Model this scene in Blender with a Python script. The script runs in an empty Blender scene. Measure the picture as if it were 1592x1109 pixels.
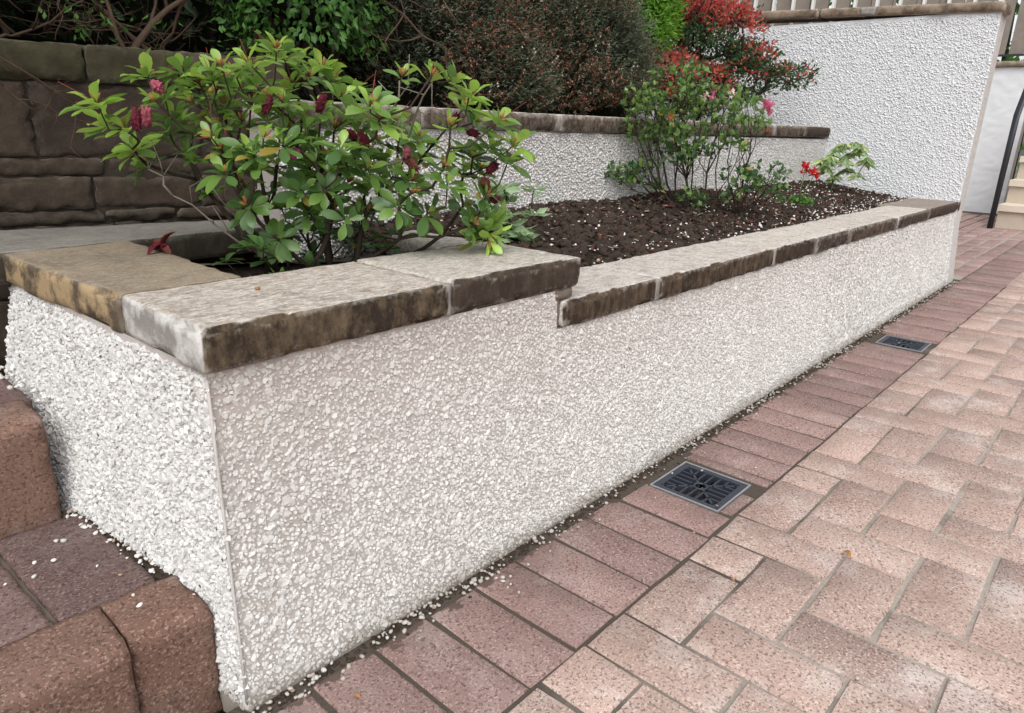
import bpy, bmesh, math, random
import numpy as np
from mathutils import Vector, Matrix, Euler, noise as mnoise
random.seed(11); rng = np.random.default_rng(11)
C = bpy.context.scene.collection
scene = bpy.context.scene

# ------------------------------------------------------------------ camera, sky, sun, exposure
cam_d = bpy.data.cameras.new('camera'); cam = bpy.data.objects.new('camera', cam_d); C.objects.link(cam)
cam.location = (-0.31817, -0.71503, 0.72580)
cam.rotation_euler = (1.25353223, -0.03083274, -0.83704876)
cam_d.sensor_width = 36; cam_d.lens = 24.573; cam_d.clip_start = 0.02; cam_d.clip_end = 600
scene.camera = cam
SUN = Vector((-0.56, -0.42, 0.95)).normalized()
el = math.asin(SUN.z); az = math.atan2(SUN.x, SUN.y)
world = bpy.data.worlds.new('World'); scene.world = world; world.use_nodes = True
wn = world.node_tree; wn.nodes.clear()
sky = wn.nodes.new('ShaderNodeTexSky'); sky.sky_type = 'NISHITA'; sky.sun_disc = False
sky.sun_elevation = el; sky.sun_rotation = az; sky.dust_density = 3.0
hs = wn.nodes.new('ShaderNodeHueSaturation'); hs.inputs['Saturation'].default_value = 0.22   # cloud-whitened sky
bgn = wn.nodes.new('ShaderNodeBackground'); bgn.inputs['Strength'].default_value = 0.15
wo = wn.nodes.new('ShaderNodeOutputWorld')
wn.links.new(sky.outputs[0], hs.inputs['Color']); wn.links.new(hs.outputs[0], bgn.inputs['Color']); wn.links.new(bgn.outputs[0], wo.inputs[0])
sun_d = bpy.data.lights.new('sun', 'SUN'); sun = bpy.data.objects.new('sun', sun_d); C.objects.link(sun)
sun_d.energy = 0.85; sun_d.angle = math.radians(70); sun_d.color = (1.0, 0.96, 0.91)
sun.rotation_euler = SUN.to_track_quat('Z', 'Y').to_euler(); sun.location = (-3, -2, 6)
vs = scene.view_settings
vs.view_transform = 'Standard'; vs.look = 'None'; vs.exposure = 0.60; vs.gamma = 1.0; vs.use_curve_mapping = False

# ------------------------------------------------------------------ material helpers
class M:
    def __init__(s, name, rough=0.85, spec=0.3):
        s.m = bpy.data.materials.new(name); s.m.use_nodes = True; s.t = s.m.node_tree
        s.b = s.t.nodes['Principled BSDF']; s.b.inputs['Roughness'].default_value = rough
        s.b.inputs['Specular IOR Level'].default_value = spec
        s.geo = s.t.nodes.new('ShaderNodeNewGeometry'); s.pos = s.geo.outputs['Position']
    def n(s, typ, **k):
        nd = s.t.nodes.new(typ)
        for a, b in k.items(): setattr(nd, a, b)
        return nd
    def put(s, sock, val):
        if hasattr(val, 'links') or isinstance(val, bpy.types.NodeSocket): s.t.links.new(val, sock)
        else: sock.default_value = val if not isinstance(val, tuple) or len(val) != 3 or sock.type != 'RGBA' else (*val, 1)
    def scaled(s, sc, vec=None):
        nd = s.n('ShaderNodeMapping'); s.put(nd.inputs['Vector'], vec or s.pos); nd.inputs['Scale'].default_value = sc
        return nd.outputs[0]
    def noise(s, scale, detail=4, vec=None, rough=.55, dist=0):
        nd = s.n('ShaderNodeTexNoise'); s.put(nd.inputs['Vector'], vec or s.pos); nd.inputs['Scale'].default_value = scale
        nd.inputs['Detail'].default_value = detail; nd.inputs['Roughness'].default_value = rough; nd.inputs['Distortion'].default_value = dist
        return nd.outputs[0]
    def voro(s, scale, feature='F1', out=0, vec=None):
        nd = s.n('ShaderNodeTexVoronoi', feature=feature); s.put(nd.inputs['Vector'], vec or s.pos); nd.inputs['Scale'].default_value = scale
        return nd.outputs[out]
    def ramp(s, fac, stops, interp='LINEAR'):
        nd = s.n('ShaderNodeValToRGB'); s.put(nd.inputs[0], fac); cr = nd.color_ramp; cr.interpolation = interp
        while len(cr.elements) < len(stops): cr.elements.new(0.5)
        for e, (p, c) in zip(cr.elements, stops):
            e.position = p; e.color = (*c, 1) if isinstance(c, tuple) else (c, c, c, 1)
        return nd.outputs[0]
    def mix(s, fac, a, b, mode='MIX'):
        nd = s.n('ShaderNodeMix', data_type='RGBA', blend_type=mode)
        s.put(nd.inputs[0], fac); s.put(nd.inputs[6], a); s.put(nd.inputs[7], b)
        return nd.outputs[2]
    def math(s, op, a, b=0.0, clamp=False):
        nd = s.n('ShaderNodeMath', operation=op, use_clamp=clamp); s.put(nd.inputs[0], a); s.put(nd.inputs[1], b); return nd.outputs[0]
    def xyz(s, vec=None):
        nd = s.n('ShaderNodeSeparateXYZ'); s.put(nd.inputs[0], vec or s.pos); return nd.outputs
    def rnd(s):
        oi = s.n('ShaderNodeObjectInfo')
        return s.math('FRACT', s.math('ADD', oi.outputs['Random'], s.geo.outputs['Random Per Island']))
    def bump(s, h, strength=.5, dist=.002):
        nd = s.n('ShaderNodeBump'); s.put(nd.inputs['Height'], h); nd.inputs['Strength'].default_value = strength; nd.inputs['Distance'].default_value = dist
        s.t.links.new(nd.outputs[0], s.b.inputs['Normal'])
    def col(s, c): s.put(s.b.inputs['Base Color'], c); return s
    def rough(s, c): s.put(s.b.inputs['Roughness'], c); return s

def plain(name, c, rough=.8, var=.25, scale=40, spec=.3, bump=0.0):
    m = M(name, rough, spec)
    f = m.noise(scale, 4)
    m.col(m.mix(f, tuple(x*(1-var) for x in c), tuple(min(1, x*(1+var)) for x in c)))
    if bump: m.bump(f, bump, .003)
    return m.m

def paver(name, base, dark, light, pale_amt, dirt_edge, speck=210):
    m = M(name, .92, .2)
    r = m.rnd()
    c = m.mix(r, tuple(x*q for x, q in zip(base, (.76, .74, .74))), tuple(x*q for x, q in zip(base, (1.22, 1.2, 1.18))))
    w = m.ramp(m.noise(9, 5), [(.3, 0.0), (.7, 1.0)])
    c = m.mix(m.math('MULTIPLY', w, .35), c, light)
    pale = m.ramp(m.noise(5.5, 7, rough=.7), [(.52, 0.0), (.70, 1.0)])
    c = m.mix(m.math('MULTIPLY', pale, pale_amt), c, (.60, .53, .49))
    sel = m.ramp(m.noise(speck, 3, rough=.6), [(.545, 0.0), (.60, 1.0)])
    c = m.mix(m.math('MULTIPLY', sel, .72), c, dark)
    sel2 = m.ramp(m.noise(speck*1.15, 3, m.scaled((1, 1.1, 1.3)), rough=.6), [(.56, 0.0), (.62, 1.0)])
    c = m.mix(m.math('MULTIPLY', sel2, .55), c, tuple(min(.8, x*1.6) for x in light))
    if dirt_edge:   # damp soil washed out from the foot of the wall on to the first bricks
        y = m.xyz()[1]
        d = m.math('ADD', m.math('MULTIPLY', m.math('ADD', y, .046), 30.0), m.math('MULTIPLY', m.math('SUBTRACT', m.noise(26, 5, rough=.65), .5), 4.2))
        c = m.mix(m.ramp(d, [(.40, 0.0), (.52, .85)]), c, (.085, .064, .052))
    m.col(c)
    stn = m.ramp(m.noise(3.1, 6, rough=.7), [(.50, 0.0), (.66, .42)])
    c = m.mix(stn, c, tuple(x*.62 for x in base)); m.col(c)
    h = m.math('ADD', m.math('MULTIPLY', m.noise(260, 3), .8), m.math('MULTIPLY', m.noise(60, 3), .7))
    m.bump(h, .55, .0022)
    return m.m

def stone(name, top_a, top_b, side, crust=0.0, streak=60, pale=(.70, .66, .61), left_side=None, pale_amt=.8, top_crust=0.0):
    m = M(name, .93, .18)
    n1 = m.ramp(m.noise(7, 7, rough=.65), [(.32, 0.0), (.68, 1.0)])
    c = m.mix(n1, top_a, top_b)
    fs = m.noise(15, 6, m.scaled((3, 9, 9)), .7)
    c = m.mix(m.math('MULTIPLY', m.ramp(fs, [(.44, 0.0), (.60, 1.0)]), pale_amt), c, pale)
    g = m.ramp(m.noise(26, 6, rough=.75), [(.50, 0.0), (.66, 1.0)])
    c = m.mix(m.math('MULTIPLY', g, .55), c, (.15, .135, .115))
    c = m.mix(m.math('MULTIPLY', m.ramp(m.noise(240, 4, rough=.7), [(.50, 0.0), (.62, 1.0)]), .45), c, (.16, .125, .10))
    c = m.mix(m.math('MULTIPLY', m.ramp(m.noise(150, 5, m.scaled((1, 1.6, 1)), rough=.75), [(.54, 0.0), (.62, 1.0)]), .55), c, pale)
    if top_crust: c = m.mix(top_crust, c, (.075, .07, .05))
    # front and end faces: quarried faces with a black weather crust that runs down in streaks
    nx = m.xyz(m.geo.outputs['Normal'])
    sv = m.n('ShaderNodeMapping'); m.put(sv.inputs['Vector'], m.pos); sv.inputs['Rotation'].default_value = (0, .30, 0); sv.inputs['Scale'].default_value = (streak, streak, 15)
    st = m.noise(1.0, 5, sv.outputs[0], .65)
    s = m.mix(m.ramp(m.noise(22, 5), [(.35, 0.0), (.7, 1.0)]), tuple(x*.62 for x in side), side)
    s = m.mix(m.math('MULTIPLY', m.ramp(m.math('ADD', m.math('MULTIPLY', st, .55), m.math('MULTIPLY', m.noise(42, 6, rough=.75), .45)), [(.44, 1.0), (.66, 0.0)]), crust), s, (.030, .022, .016))
    fr = m.ramp(m.math('ADD', m.math('MULTIPLY', nx[1], -1.0), m.math('MULTIPLY', m.math('SUBTRACT', m.noise(60, 4), .5), .45)), [(.42, 0.0), (.62, 1.0)])
    c = m.mix(fr, c, s)
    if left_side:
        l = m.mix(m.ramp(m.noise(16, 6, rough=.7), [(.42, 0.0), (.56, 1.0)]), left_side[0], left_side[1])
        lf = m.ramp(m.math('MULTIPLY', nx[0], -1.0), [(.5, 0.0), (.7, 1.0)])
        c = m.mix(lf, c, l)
    pt = m.math('ADD', m.geo.outputs['Pointiness'], m.math('MULTIPLY', m.math('SUBTRACT', m.noise(70, 5, rough=.7), .5), .16))
    c = m.mix(m.math('MULTIPLY', m.ramp(pt, [(.535, 0.0), (.60, 1.0)]), .5*min(1, pale_amt+.1)), c, tuple(x*.95 for x in pale))
    m.col(c)
    h = m.math('ADD', m.math('MULTIPLY', m.noise(120, 6, rough=.7), .9), m.math('MULTIPLY', m.math('MULTIPLY', st, fr), 1.6))
    m.bump(h, .6, .004)
    return m.m

def leafmat(name, lo, hi, rough=.38, spec=.5, back=None, trans=.25):
    m = M(name, rough, spec)
    c = m.mix(m.rnd(), lo, hi)
    c = m.mix(m.math('MULTIPLY', m.noise(60, 3), .35), c, tuple(x*.6 for x in lo))
    if 'azalea' in name and 'bloom' not in name: c = m.mix(m.ramp(m.math('FRACT', m.math('MULTIPLY', m.rnd(), 13.7)), [(.955, 0.0), (.965, .8)], 'CONSTANT'), c, (.33, .22, .045))
    bk = m.mix(.5, c, back or tuple(min(1, x*1.6+.03) for x in hi))
    c = m.mix(m.geo.outputs['Backfacing'], c, bk)
    m.col(c)
    m.b.inputs['Subsurface Weight'].default_value = 0
    tr = m.n('ShaderNodeBsdfTranslucent'); m.put(tr.inputs['Color'], m.mix(.5, c, (hi[0]*1.4, hi[1]*1.5, hi[2]*.8)))
    mx = m.n('ShaderNodeMixShader'); mx.inputs[0].default_value = trans
    out = m.t.nodes['Material Output']
    m.t.links.new(m.b.outputs[0], mx.inputs[1]); m.t.links.new(tr.outputs[0], mx.inputs[2]); m.t.links.new(mx.outputs[0], out.inputs[0])
    return m.m

def wall_dirt(m, c, coat, coat_amt):
    z = m.xyz()[2]
    d = m.math('ADD', m.math('MULTIPLY', z, 14.0), m.math('MULTIPLY', m.noise(14, 4), .6))
    c = m.mix(m.ramp(d, [(.22, .72), (.72, 0.0)]), c, (.21, .175, .13))     # soil splash along the foot
    if coat_amt:    # brown grey run-off below the coping, thin streaks
        k = m.math('ADD', z, m.math('MULTIPLY', m.math('SUBTRACT', m.noise(1.0, 5, m.scaled((16, 16, 1.6))), .5), .16))
        c = m.mix(m.math('MULTIPLY', m.ramp(k, [(.20, 0.0), (.46, 1.0)]), coat_amt), c, coat)
    g = m.ramp(m.noise(5.5, 6, rough=.7), [(.55, 0.0), (.75, .28)])
    return m.mix(g, c, (.36, .34, .29))
def pebblemat(name, a, b, warm, warm_amt, coat=(.47, .40, .36), coat_amt=0.0):
    m = M(name, .8, .22)
    r = m.rnd()
    c = m.mix(r, a, b)
    c = m.mix(m.ramp(m.math('FRACT', m.math('MULTIPLY', r, 17.3)), [(1-warm_amt, 0.0), (1-warm_amt+.01, 1.0)], 'CONSTANT'), c, warm)
    m.col(wall_dirt(m, c, coat, coat_amt)); return m.m

def render_mat(name, c, dirty=(.40, .34, .31)):
    m = M(name, .9, .2)
    f = m.ramp(m.noise(4.5, 6, rough=.65), [(.35, 0.0), (.7, 1.0)])
    k = m.mix(m.math('MULTIPLY', f, .6), c, dirty)
    k = wall_dirt(m, k, (.42, .355, .32), .5)
    m.col(k); m.bump(m.noise(150, 4), .5, .003); return m.m

MAT = {}
MAT['brick_border'] = paver('purple_paver', (.25, .165, .148), (.08, .052, .048), (.34, .255, .23), .30, True)
MAT['brick_field'] = paver('pink_paver', (.40, .29, .248), (.11, .078, .07), (.49, .39, .34), .85, False)
MAT['brick_far'] = paver('far_paver', (.31, .205, .185), (.09, .06, .06), (.40, .30, .27), .5, False)
def sand():
    m = M('joint_sand', .95, .1)
    x, y, z = m.xyz()
    k = m.math('ADD', m.math('MULTIPLY', m.math('ADD', y, .27), -3.2), m.math('MULTIPLY', m.math('SUBTRACT', m.noise(4.2, 4), .5), 1.7))
    k = m.math('ADD', k, m.math('MULTIPLY', m.math('MAXIMUM', m.math('SUBTRACT', x, .9), 0.0), m.math('MULTIPLY', m.math('LESS_THAN', y, -.25), .25)))
    k = m.math('ADD', k, m.math('MULTIPLY', m.math('GREATER_THAN', x, 4.2), 2.5))
    c = m.mix(m.ramp(k, [(.05, 0.0), (.75, 1.0)]), (.095, .078, .065), (.47, .42, .365))
    c = m.mix(m.math('MULTIPLY', m.noise(130, 4), .5), c, (.06, .05, .04))
    c = m.mix(m.ramp(m.noise(7, 5), [(.58, 0.0), (.70, .5)]), c, (.05, .053, .034))
    m.col(c); m.bump(m.noise(180, 4), .8, .004); return m.m
MAT['sand'] = sand()
MAT['soil'] = plain('dark_soil', (.026, .019, .014), .95, .5, 70, .15, .8)
MAT['clod'] = plain('soil_crumbs', (.046, .034, .026), .95, .7, 22, .15, .6)
MAT['render_front'] = render_mat('pebbledash_render_front', (.49, .46, .425), (.43, .40, .365))
MAT['render_white'] = render_mat('pebbledash_render_white', (.56, .545, .52), (.48, .46, .43))
MAT['peb_front'] = pebblemat('pebbles_front', (.54, .525, .50), (.76, .75, .725), (.50, .42, .33), .010, (.53, .49, .455), .6)
MAT['peb_white'] = pebblemat('pebbles_white', (.58, .575, .56), (.74, .735, .72), (.60, .48, .36), .012)
MAT['peb_loose'] = pebblemat('pebbles_loose', (.60, .57, .53), (.86, .84, .81), (.45, .33, .24), .12)
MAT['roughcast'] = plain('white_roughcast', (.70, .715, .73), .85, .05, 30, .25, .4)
MAT['roughcast_side'] = plain('white_roughcast_shade', (.50, .475, .45), .85, .12, 30, .25, .4)  # greyer copy of the white roughcast, shade of the turned faces put into colour
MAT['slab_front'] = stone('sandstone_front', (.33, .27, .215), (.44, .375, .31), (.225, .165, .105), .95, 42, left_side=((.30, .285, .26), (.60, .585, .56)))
MAT['slab_right'] = stone('sandstone_right', (.36, .31, .26), (.47, .42, .36), (.12, .09, .068), .75, 55)
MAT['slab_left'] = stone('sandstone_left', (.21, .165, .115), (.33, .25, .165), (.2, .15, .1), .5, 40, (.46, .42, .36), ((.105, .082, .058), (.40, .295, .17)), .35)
MAT['slab_back'] = stone('sandstone_back', (.17, .165, .145), (.27, .25, .215), (.10, .085, .065), .6, 40, (.36, .35, .32), None, .5)
MAT['slab_low'] = [stone('sandstone_low', (.40, .345, .30), (.52, .47, .42), (.19, .13, .085), .95, 48),
                   stone('sandstone_low_pale', (.46, .40, .34), (.54, .48, .42), (.13, .086, .06), .95, 60),
                   stone('sandstone_low_brown', (.22, .175, .145), (.30, .25, .215), (.13, .085, .065), .9, 50, (.4, .36, .33), None, .4)]
MAT['slab_terrace'] = stone('sandstone_terrace', (.30, .245, .20), (.40, .34, .285), (.22, .165, .125), .75, 50)
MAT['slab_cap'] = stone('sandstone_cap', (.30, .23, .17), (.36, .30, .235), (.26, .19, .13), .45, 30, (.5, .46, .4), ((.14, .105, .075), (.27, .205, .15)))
MAT['mortar'] = plain('grey_mortar', (.27, .25, .23), .95, .6, 40, .15, .8)
MAT['mortar_brown'] = plain('brown_mortar', (.17, .14, .115), .95, .3, 60, .15, .7)
MAT['dark_stone'] = [stone('dark_stone_%d' % i, a, b, c, .60, 26, (.17, .15, .12), None, .45) for i, (a, b, c) in enumerate([
    ((.075, .057, .043), (.12, .095, .075), (.105, .080, .060)), ((.075, .072, .038), (.105, .10, .06), (.090, .086, .046)), ((.058, .047, .038), (.09, .076, .06), (.082, .064, .05))])]
MAT['wall_bedding'] = plain('dirty_bedding', (.045, .037, .029), .95, .5, 60, .1, .8)
MAT['step_nose'] = paver('terracotta_step_brick', (.185, .108, .08), (.07, .045, .036), (.27, .185, .15), .50, False, 190)
MAT['step_tread'] = paver('purple_step_brick', (.150, .098, .09), (.045, .032, .03), (.22, .16, .148), .16, False, 200)
MAT['plastic'] = plain('black_plastic', (.032, .038, .052), .45, .2, 20, .45)
MAT['plastic_rim'] = plain('worn_plastic_rim', (.26, .27, .29), .6, .3, 30, .4)
MAT['pit'] = plain('drain_pit', (.006, .006, .007), .9, .2, 10, .1)
MAT['bark'] = plain('dark_bark', (.050, .036, .028), .85, .4, 60, .2, .5)
MAT['bark_grey'] = plain('grey_twig', (.24, .20, .165), .85, .3, 60, .2)
MAT['bark_brown'] = plain('brown_hedge_bark', (.11, .072, .05), .9, .35, 50, .2, .5)
MAT['leaf_mid'] = leafmat('azalea_leaf', (.10, .20, .038), (.20, .335, .075), .33, .5)
MAT['leaf_young'] = leafmat('azalea_young_leaf', (.22, .38, .055), (.36, .53, .11), .33, .5)
MAT['leaf_old'] = leafmat('azalea_old_leaf', (.058, .13, .035), (.115, .215, .058), .33, .5)
MAT['bud'] = plain('spent_bud', (.30, .155, .055), .8, .4, 120, .2)
MAT['filament'] = plain('red_filament', (.24, .055, .045), .6, .2, 60, .3)
MAT['wilted'] = plain('wilted_flower', (.105, .014, .026), .8, .7, 140, .2, .6)
MAT['wilted_pink'] = plain('wilted_pink_flower', (.29, .075, .10), .8, .75, 130, .2, .6)
MAT['wilted_brown'] = plain('brown_dead_flower', (.12, .04, .028), .85, .5, 90, .2, .6)
MAT['shrub_leaf'] = leafmat('small_azalea_leaf', (.085, .170, .035), (.19, .31, .08))
MAT['shrub_leaf_dark'] = leafmat('small_azalea_dark_leaf', (.035, .085, .035), (.07, .145, .055))
MAT['pink'] = leafmat('pink_petal', (.55, .07, .22), (.75, .22, .36), .6, .2)
MAT['pale_pink'] = leafmat('pale_petal', (.66, .42, .40), (.78, .60, .56), .6, .2)
MAT['red'] = leafmat('red_petal', (.42, .012, .015), (.60, .03, .03), .6, .2)
MAT['pale_leaf'] = leafmat('pale_rhododendron_leaf', (.22, .31, .12), (.36, .44, .18), .45, .4)
MAT['sage_leaf'] = leafmat('sage_green_leaf', (.20, .31, .15), (.36, .48, .29), .45, .4)
MAT['frilly_leaf'] = leafmat('frilly_green_leaf', (.05, .16, .03), (.12, .27, .06), .5, .3)
MAT['heather'] = leafmat('heather_needle', (.036, .050, .028), (.085, .10, .055), .6, .3, trans=.15)
MAT['heather_fl'] = plain('heather_dead_bloom', (.32, .125, .09), .85, .5, 25, .2)
MAT['heather_wh'] = plain('heather_pale_bloom', (.50, .45, .37), .85, .3, 25, .2)
MAT['core'] = plain('interior_shade', (.016, .017, .010), .95, .6, 60, .1, .8)  # near-black fill, its colour stands for the shade inside shrubs and hedge
MAT['privet'] = leafmat('glossy_shrub_leaf', (.07, .19, .036), (.14, .31, .065), .45, .4)
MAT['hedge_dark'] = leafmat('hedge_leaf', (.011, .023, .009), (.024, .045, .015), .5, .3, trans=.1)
MAT['conifer'] = leafmat('bright_conifer', (.075, .21, .012), (.165, .36, .03), .55, .3)
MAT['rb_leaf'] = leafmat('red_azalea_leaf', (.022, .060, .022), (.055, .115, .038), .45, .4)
MAT['rb_red'] = leafmat('red_azalea_bloom', (.32, .030, .042), (.50, .09, .085), .6, .25)
MAT['rb_orange'] = leafmat('orange_azalea_bloom', (.42, .085, .055), (.56, .18, .11), .6, .25)
MAT['wood'] = plain('weathered_fence_wood', (.235, .205, .175), .85, .3, 14, .2, .3)
MAT['white_paint'] = plain('white_paint', (.74, .74, .73), .5, .05, 10, .4)
MAT['concrete'] = plain('cream_concrete', (.50, .43, .345), .85, .12, 12, .2, .2)
MAT['concrete_tread'] = plain('cream_tread', (.62, .55, .45), .8, .1, 12, .2, .2)
MAT['black_metal'] = plain('black_metal', (.022, .025, .032), .4, .2, 10, .5)
MAT['dead_leaf'] = plain('dead_leaf', (.36, .17, .065), .7, .4, 90, .3)
MAT['asphalt'] = plain('outlying_ground', (.14, .12, .10), .95, .3, 3, .2)

# ------------------------------------------------------------------ mesh helpers
def link(name, me, parent=None):
    o = bpy.data.objects.new(name, me); C.objects.link(o)
    if parent is not None: o.parent = parent
    return o
def thing(name, label, cat, loc=(0, 0, 0), group=None):
    o = bpy.data.objects.new(name, None); C.objects.link(o); o.location = loc; o.empty_display_size = .05
    tag(o, label, cat, group); return o
def tag(o, label, cat, group=None):
    o['label'] = label; o['category'] = cat
    if group: o['group'] = group
    return o
def kind(o, k): o['kind'] = k; return o
class MB:
    def __init__(s): s.v = []; s.f = []; s.mi = []
    def add(s, vs, fs, mi=0):
        b = len(s.v); s.v.extend([tuple(p) for p in vs]); s.f.extend([tuple(i+b for i in f) for f in fs]); s.mi.extend([mi]*len(fs))
    def box(s, x0, x1, y0, y1, z0, z1, mi=0):
        s.add([(x0,y0,z0),(x1,y0,z0),(x1,y1,z0),(x0,y1,z0),(x0,y0,z1),(x1,y0,z1),(x1,y1,z1),(x0,y1,z1)],
              [(3,2,1,0),(4,5,6,7),(0,1,5,4),(1,2,6,5),(2,3,7,6),(3,0,4,7)], mi)
    def tube(s, pts, rads, n=5, mi=0):
        pts = [Vector(p) for p in pts]; vs = []; fs = []
        up = Vector((.31, .2, .93))
        for i, p in enumerate(pts):
            d = (pts[min(i+1, len(pts)-1)] - pts[max(i-1, 0)])
            d = d.normalized() if d.length > 1e-9 else Vector((0,0,1))
            a = d.cross(up); a = a.normalized() if a.length > 1e-4 else d.orthogonal().normalized()
            b = d.cross(a); r = rads[i] if hasattr(rads, '__len__') else rads
            for k in range(n):
                t = 2*math.pi*k/n; vs.append(p + a*(r*math.cos(t)) + b*(r*math.sin(t)))
        for i in range(len(pts)-1):
            for k in range(n): fs.append((i*n+k, i*n+(k+1)%n, (i+1)*n+(k+1)%n, (i+1)*n+k))
        fs.append(tuple(range(n))[::-1]); fs.append(tuple((len(pts)-1)*n+k for k in range(n)))
        s.add(vs, fs, mi)
    def mesh(s, name, mats, smooth=False):
        me = bpy.data.meshes.new(name); me.from_pydata(s.v, [], s.f)
        for m in (mats if isinstance(mats, (list, tuple)) else [mats]): me.materials.append(m)
        if any(s.mi): me.polygons.foreach_set('material_index', s.mi)
        if smooth: me.polygons.foreach_set('use_smooth', [True]*len(s.f))
        me.update(); return me
    def build(s, name, mats, parent=None, smooth=False): return link(name, s.mesh(name, mats, smooth), parent)
def np_mesh(name, V, F, mats, smooth=True, mi=None):
    V = np.asarray(V, dtype=np.float32).reshape(-1, 3); F = np.asarray(F, dtype=np.int32); k = F.shape[1]
    me = bpy.data.meshes.new(name); me.vertices.add(len(V)); me.vertices.foreach_set('co', V.ravel())
    me.loops.add(F.size); me.loops.foreach_set('vertex_index', F.ravel())
    me.polygons.add(len(F)); me.polygons.foreach_set('loop_start', np.arange(0, F.size, k, dtype=np.int32))
    me.polygons.foreach_set('loop_total', np.full(len(F), k, dtype=np.int32))
    for m in (mats if isinstance(mats, (list, tuple)) else [mats]): me.materials.append(m)
    if mi is not None: me.polygons.foreach_set('material_index', np.asarray(mi, dtype=np.int32))
    me.polygons.foreach_set('use_smooth', np.full(len(F), smooth)); me.update(calc_edges=True); me.validate(); return me
def ico(sub):
    bm = bmesh.new(); bmesh.ops.create_icosphere(bm, subdivisions=sub, radius=1.0)
    v = np.array([x.co[:] for x in bm.verts]); bm.verts.ensure_lookup_table(); f = np.array([[x.index for x in q.verts] for q in bm.faces]); bm.free(); return v, f
ICO1 = ico(1)
OCT = (np.array([(1,0,0),(-1,0,0),(0,1,0),(0,-1,0),(0,0,1),(0,0,-1)], float), np.array([(0,2,4),(2,1,4),(1,3,4),(3,0,4),(2,0,5),(1,2,5),(3,1,5),(0,3,5)]))
def chips(P, N, size, thick, tilt=.3, nvar=24):
    """crushed-stone chips: irregular six-sided flat pieces with a smaller top facet, each tilted at random in the render"""
    n = len(P); P = np.asarray(P, float); N = np.tile(np.asarray(N, float), (n, 1)) if np.ndim(N) == 1 else np.asarray(N, float)
    N = N + rng.normal(0, tilt, (n, 3)); N /= np.linalg.norm(N, axis=1)[:, None]
    ref = rng.normal(0, 1, (n, 3)); e1 = np.cross(N, ref); e1 /= np.linalg.norm(e1, axis=1)[:, None]; e2 = np.cross(N, e1)
    var = []
    for _ in range(nvar):
        k = 6; a = np.sort(np.arange(k)*2*math.pi/k + rng.uniform(-.42, .42, k)); r = rng.uniform(.72, 1.25, k); el_ = rng.uniform(.6, 1.0)
        lo = np.stack([np.cos(a)*r, np.sin(a)*r*el_, np.full(k, -.9)+rng.uniform(0, .3, k)], 1)
        q = rng.uniform(.55, .80); sh = rng.uniform(-.15, .15, 2); top = np.stack([np.cos(a)*r*q+sh[0], np.sin(a)*r*el_*q+sh[1], rng.uniform(.8, 1.05)+rng.uniform(-.12, .12, k)], 1)
        var.append(np.concatenate([lo, top]))
    B = np.stack(var)[rng.integers(0, nvar, n)]; f = []
    for i in range(6): j = (i+1) % 6; f += [(i, j, 6+j), (i, 6+j, 6+i)]
    f += [(6, 7, 8), (6, 8, 9), (6, 9, 10), (6, 10, 11)]; f = np.array(f)
    size = np.broadcast_to(size, (n,)); th = thick*rng.uniform(.7, 1.3, n)
    V = P[:, None] + B[:, :, 0:1]*(size[:, None]*e1)[:, None] + B[:, :, 1:2]*(size[:, None]*e2)[:, None] + B[:, :, 2:3]*(th[:, None]*N)[:, None]
    return V.reshape(-1, 3), (f[None] + (np.arange(n)*12)[:, None, None]).reshape(-1, 3)
def lumps(base, P, N, size, flat, tilt=.35, spread=(.65, 1.35), nvar=6):
    """many small stones lying on a surface: points P with normals N; returns verts, tri faces"""
    bv, bf = base; n = len(P); P = np.asarray(P, float); N = np.asarray(N, float)
    if N.ndim == 1: N = np.tile(N, (n, 1))
    N = N + rng.normal(0, tilt, (n, 3))*.5; N /= np.linalg.norm(N, axis=1)[:, None]
    ref = rng.normal(0, 1, (n, 3)); e1 = np.cross(N, ref); e1 /= np.linalg.norm(e1, axis=1)[:, None]; e2 = np.cross(N, e1)
    size = np.broadcast_to(size, (n,)); sx = size*rng.uniform(*spread, n); sy = size*rng.uniform(*spread, n); sz = size*flat*rng.uniform(.8, 1.25, n)
    var = np.stack([bv*rng.uniform(.72, 1.18, (len(bv), 1)) for _ in range(nvar)]); B = var[rng.integers(0, nvar, n)]
    V = P[:, None] + B[:, :, 0:1]*(sx[:, None]*e1)[:, None] + B[:, :, 1:2]*(sy[:, None]*e2)[:, None] + B[:, :, 2:3]*(sz[:, None]*N)[:, None]
    F = bf[None] + (np.arange(n)*len(bv))[:, None, None]
    return V.reshape(-1, 3), F.reshape(-1, 3)
def cat(parts):
    V = []; F = []; o = 0
    for v, f in parts: V.append(v); F.append(f+o); o += len(v)
    return np.concatenate(V), np.concatenate(F)
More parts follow.
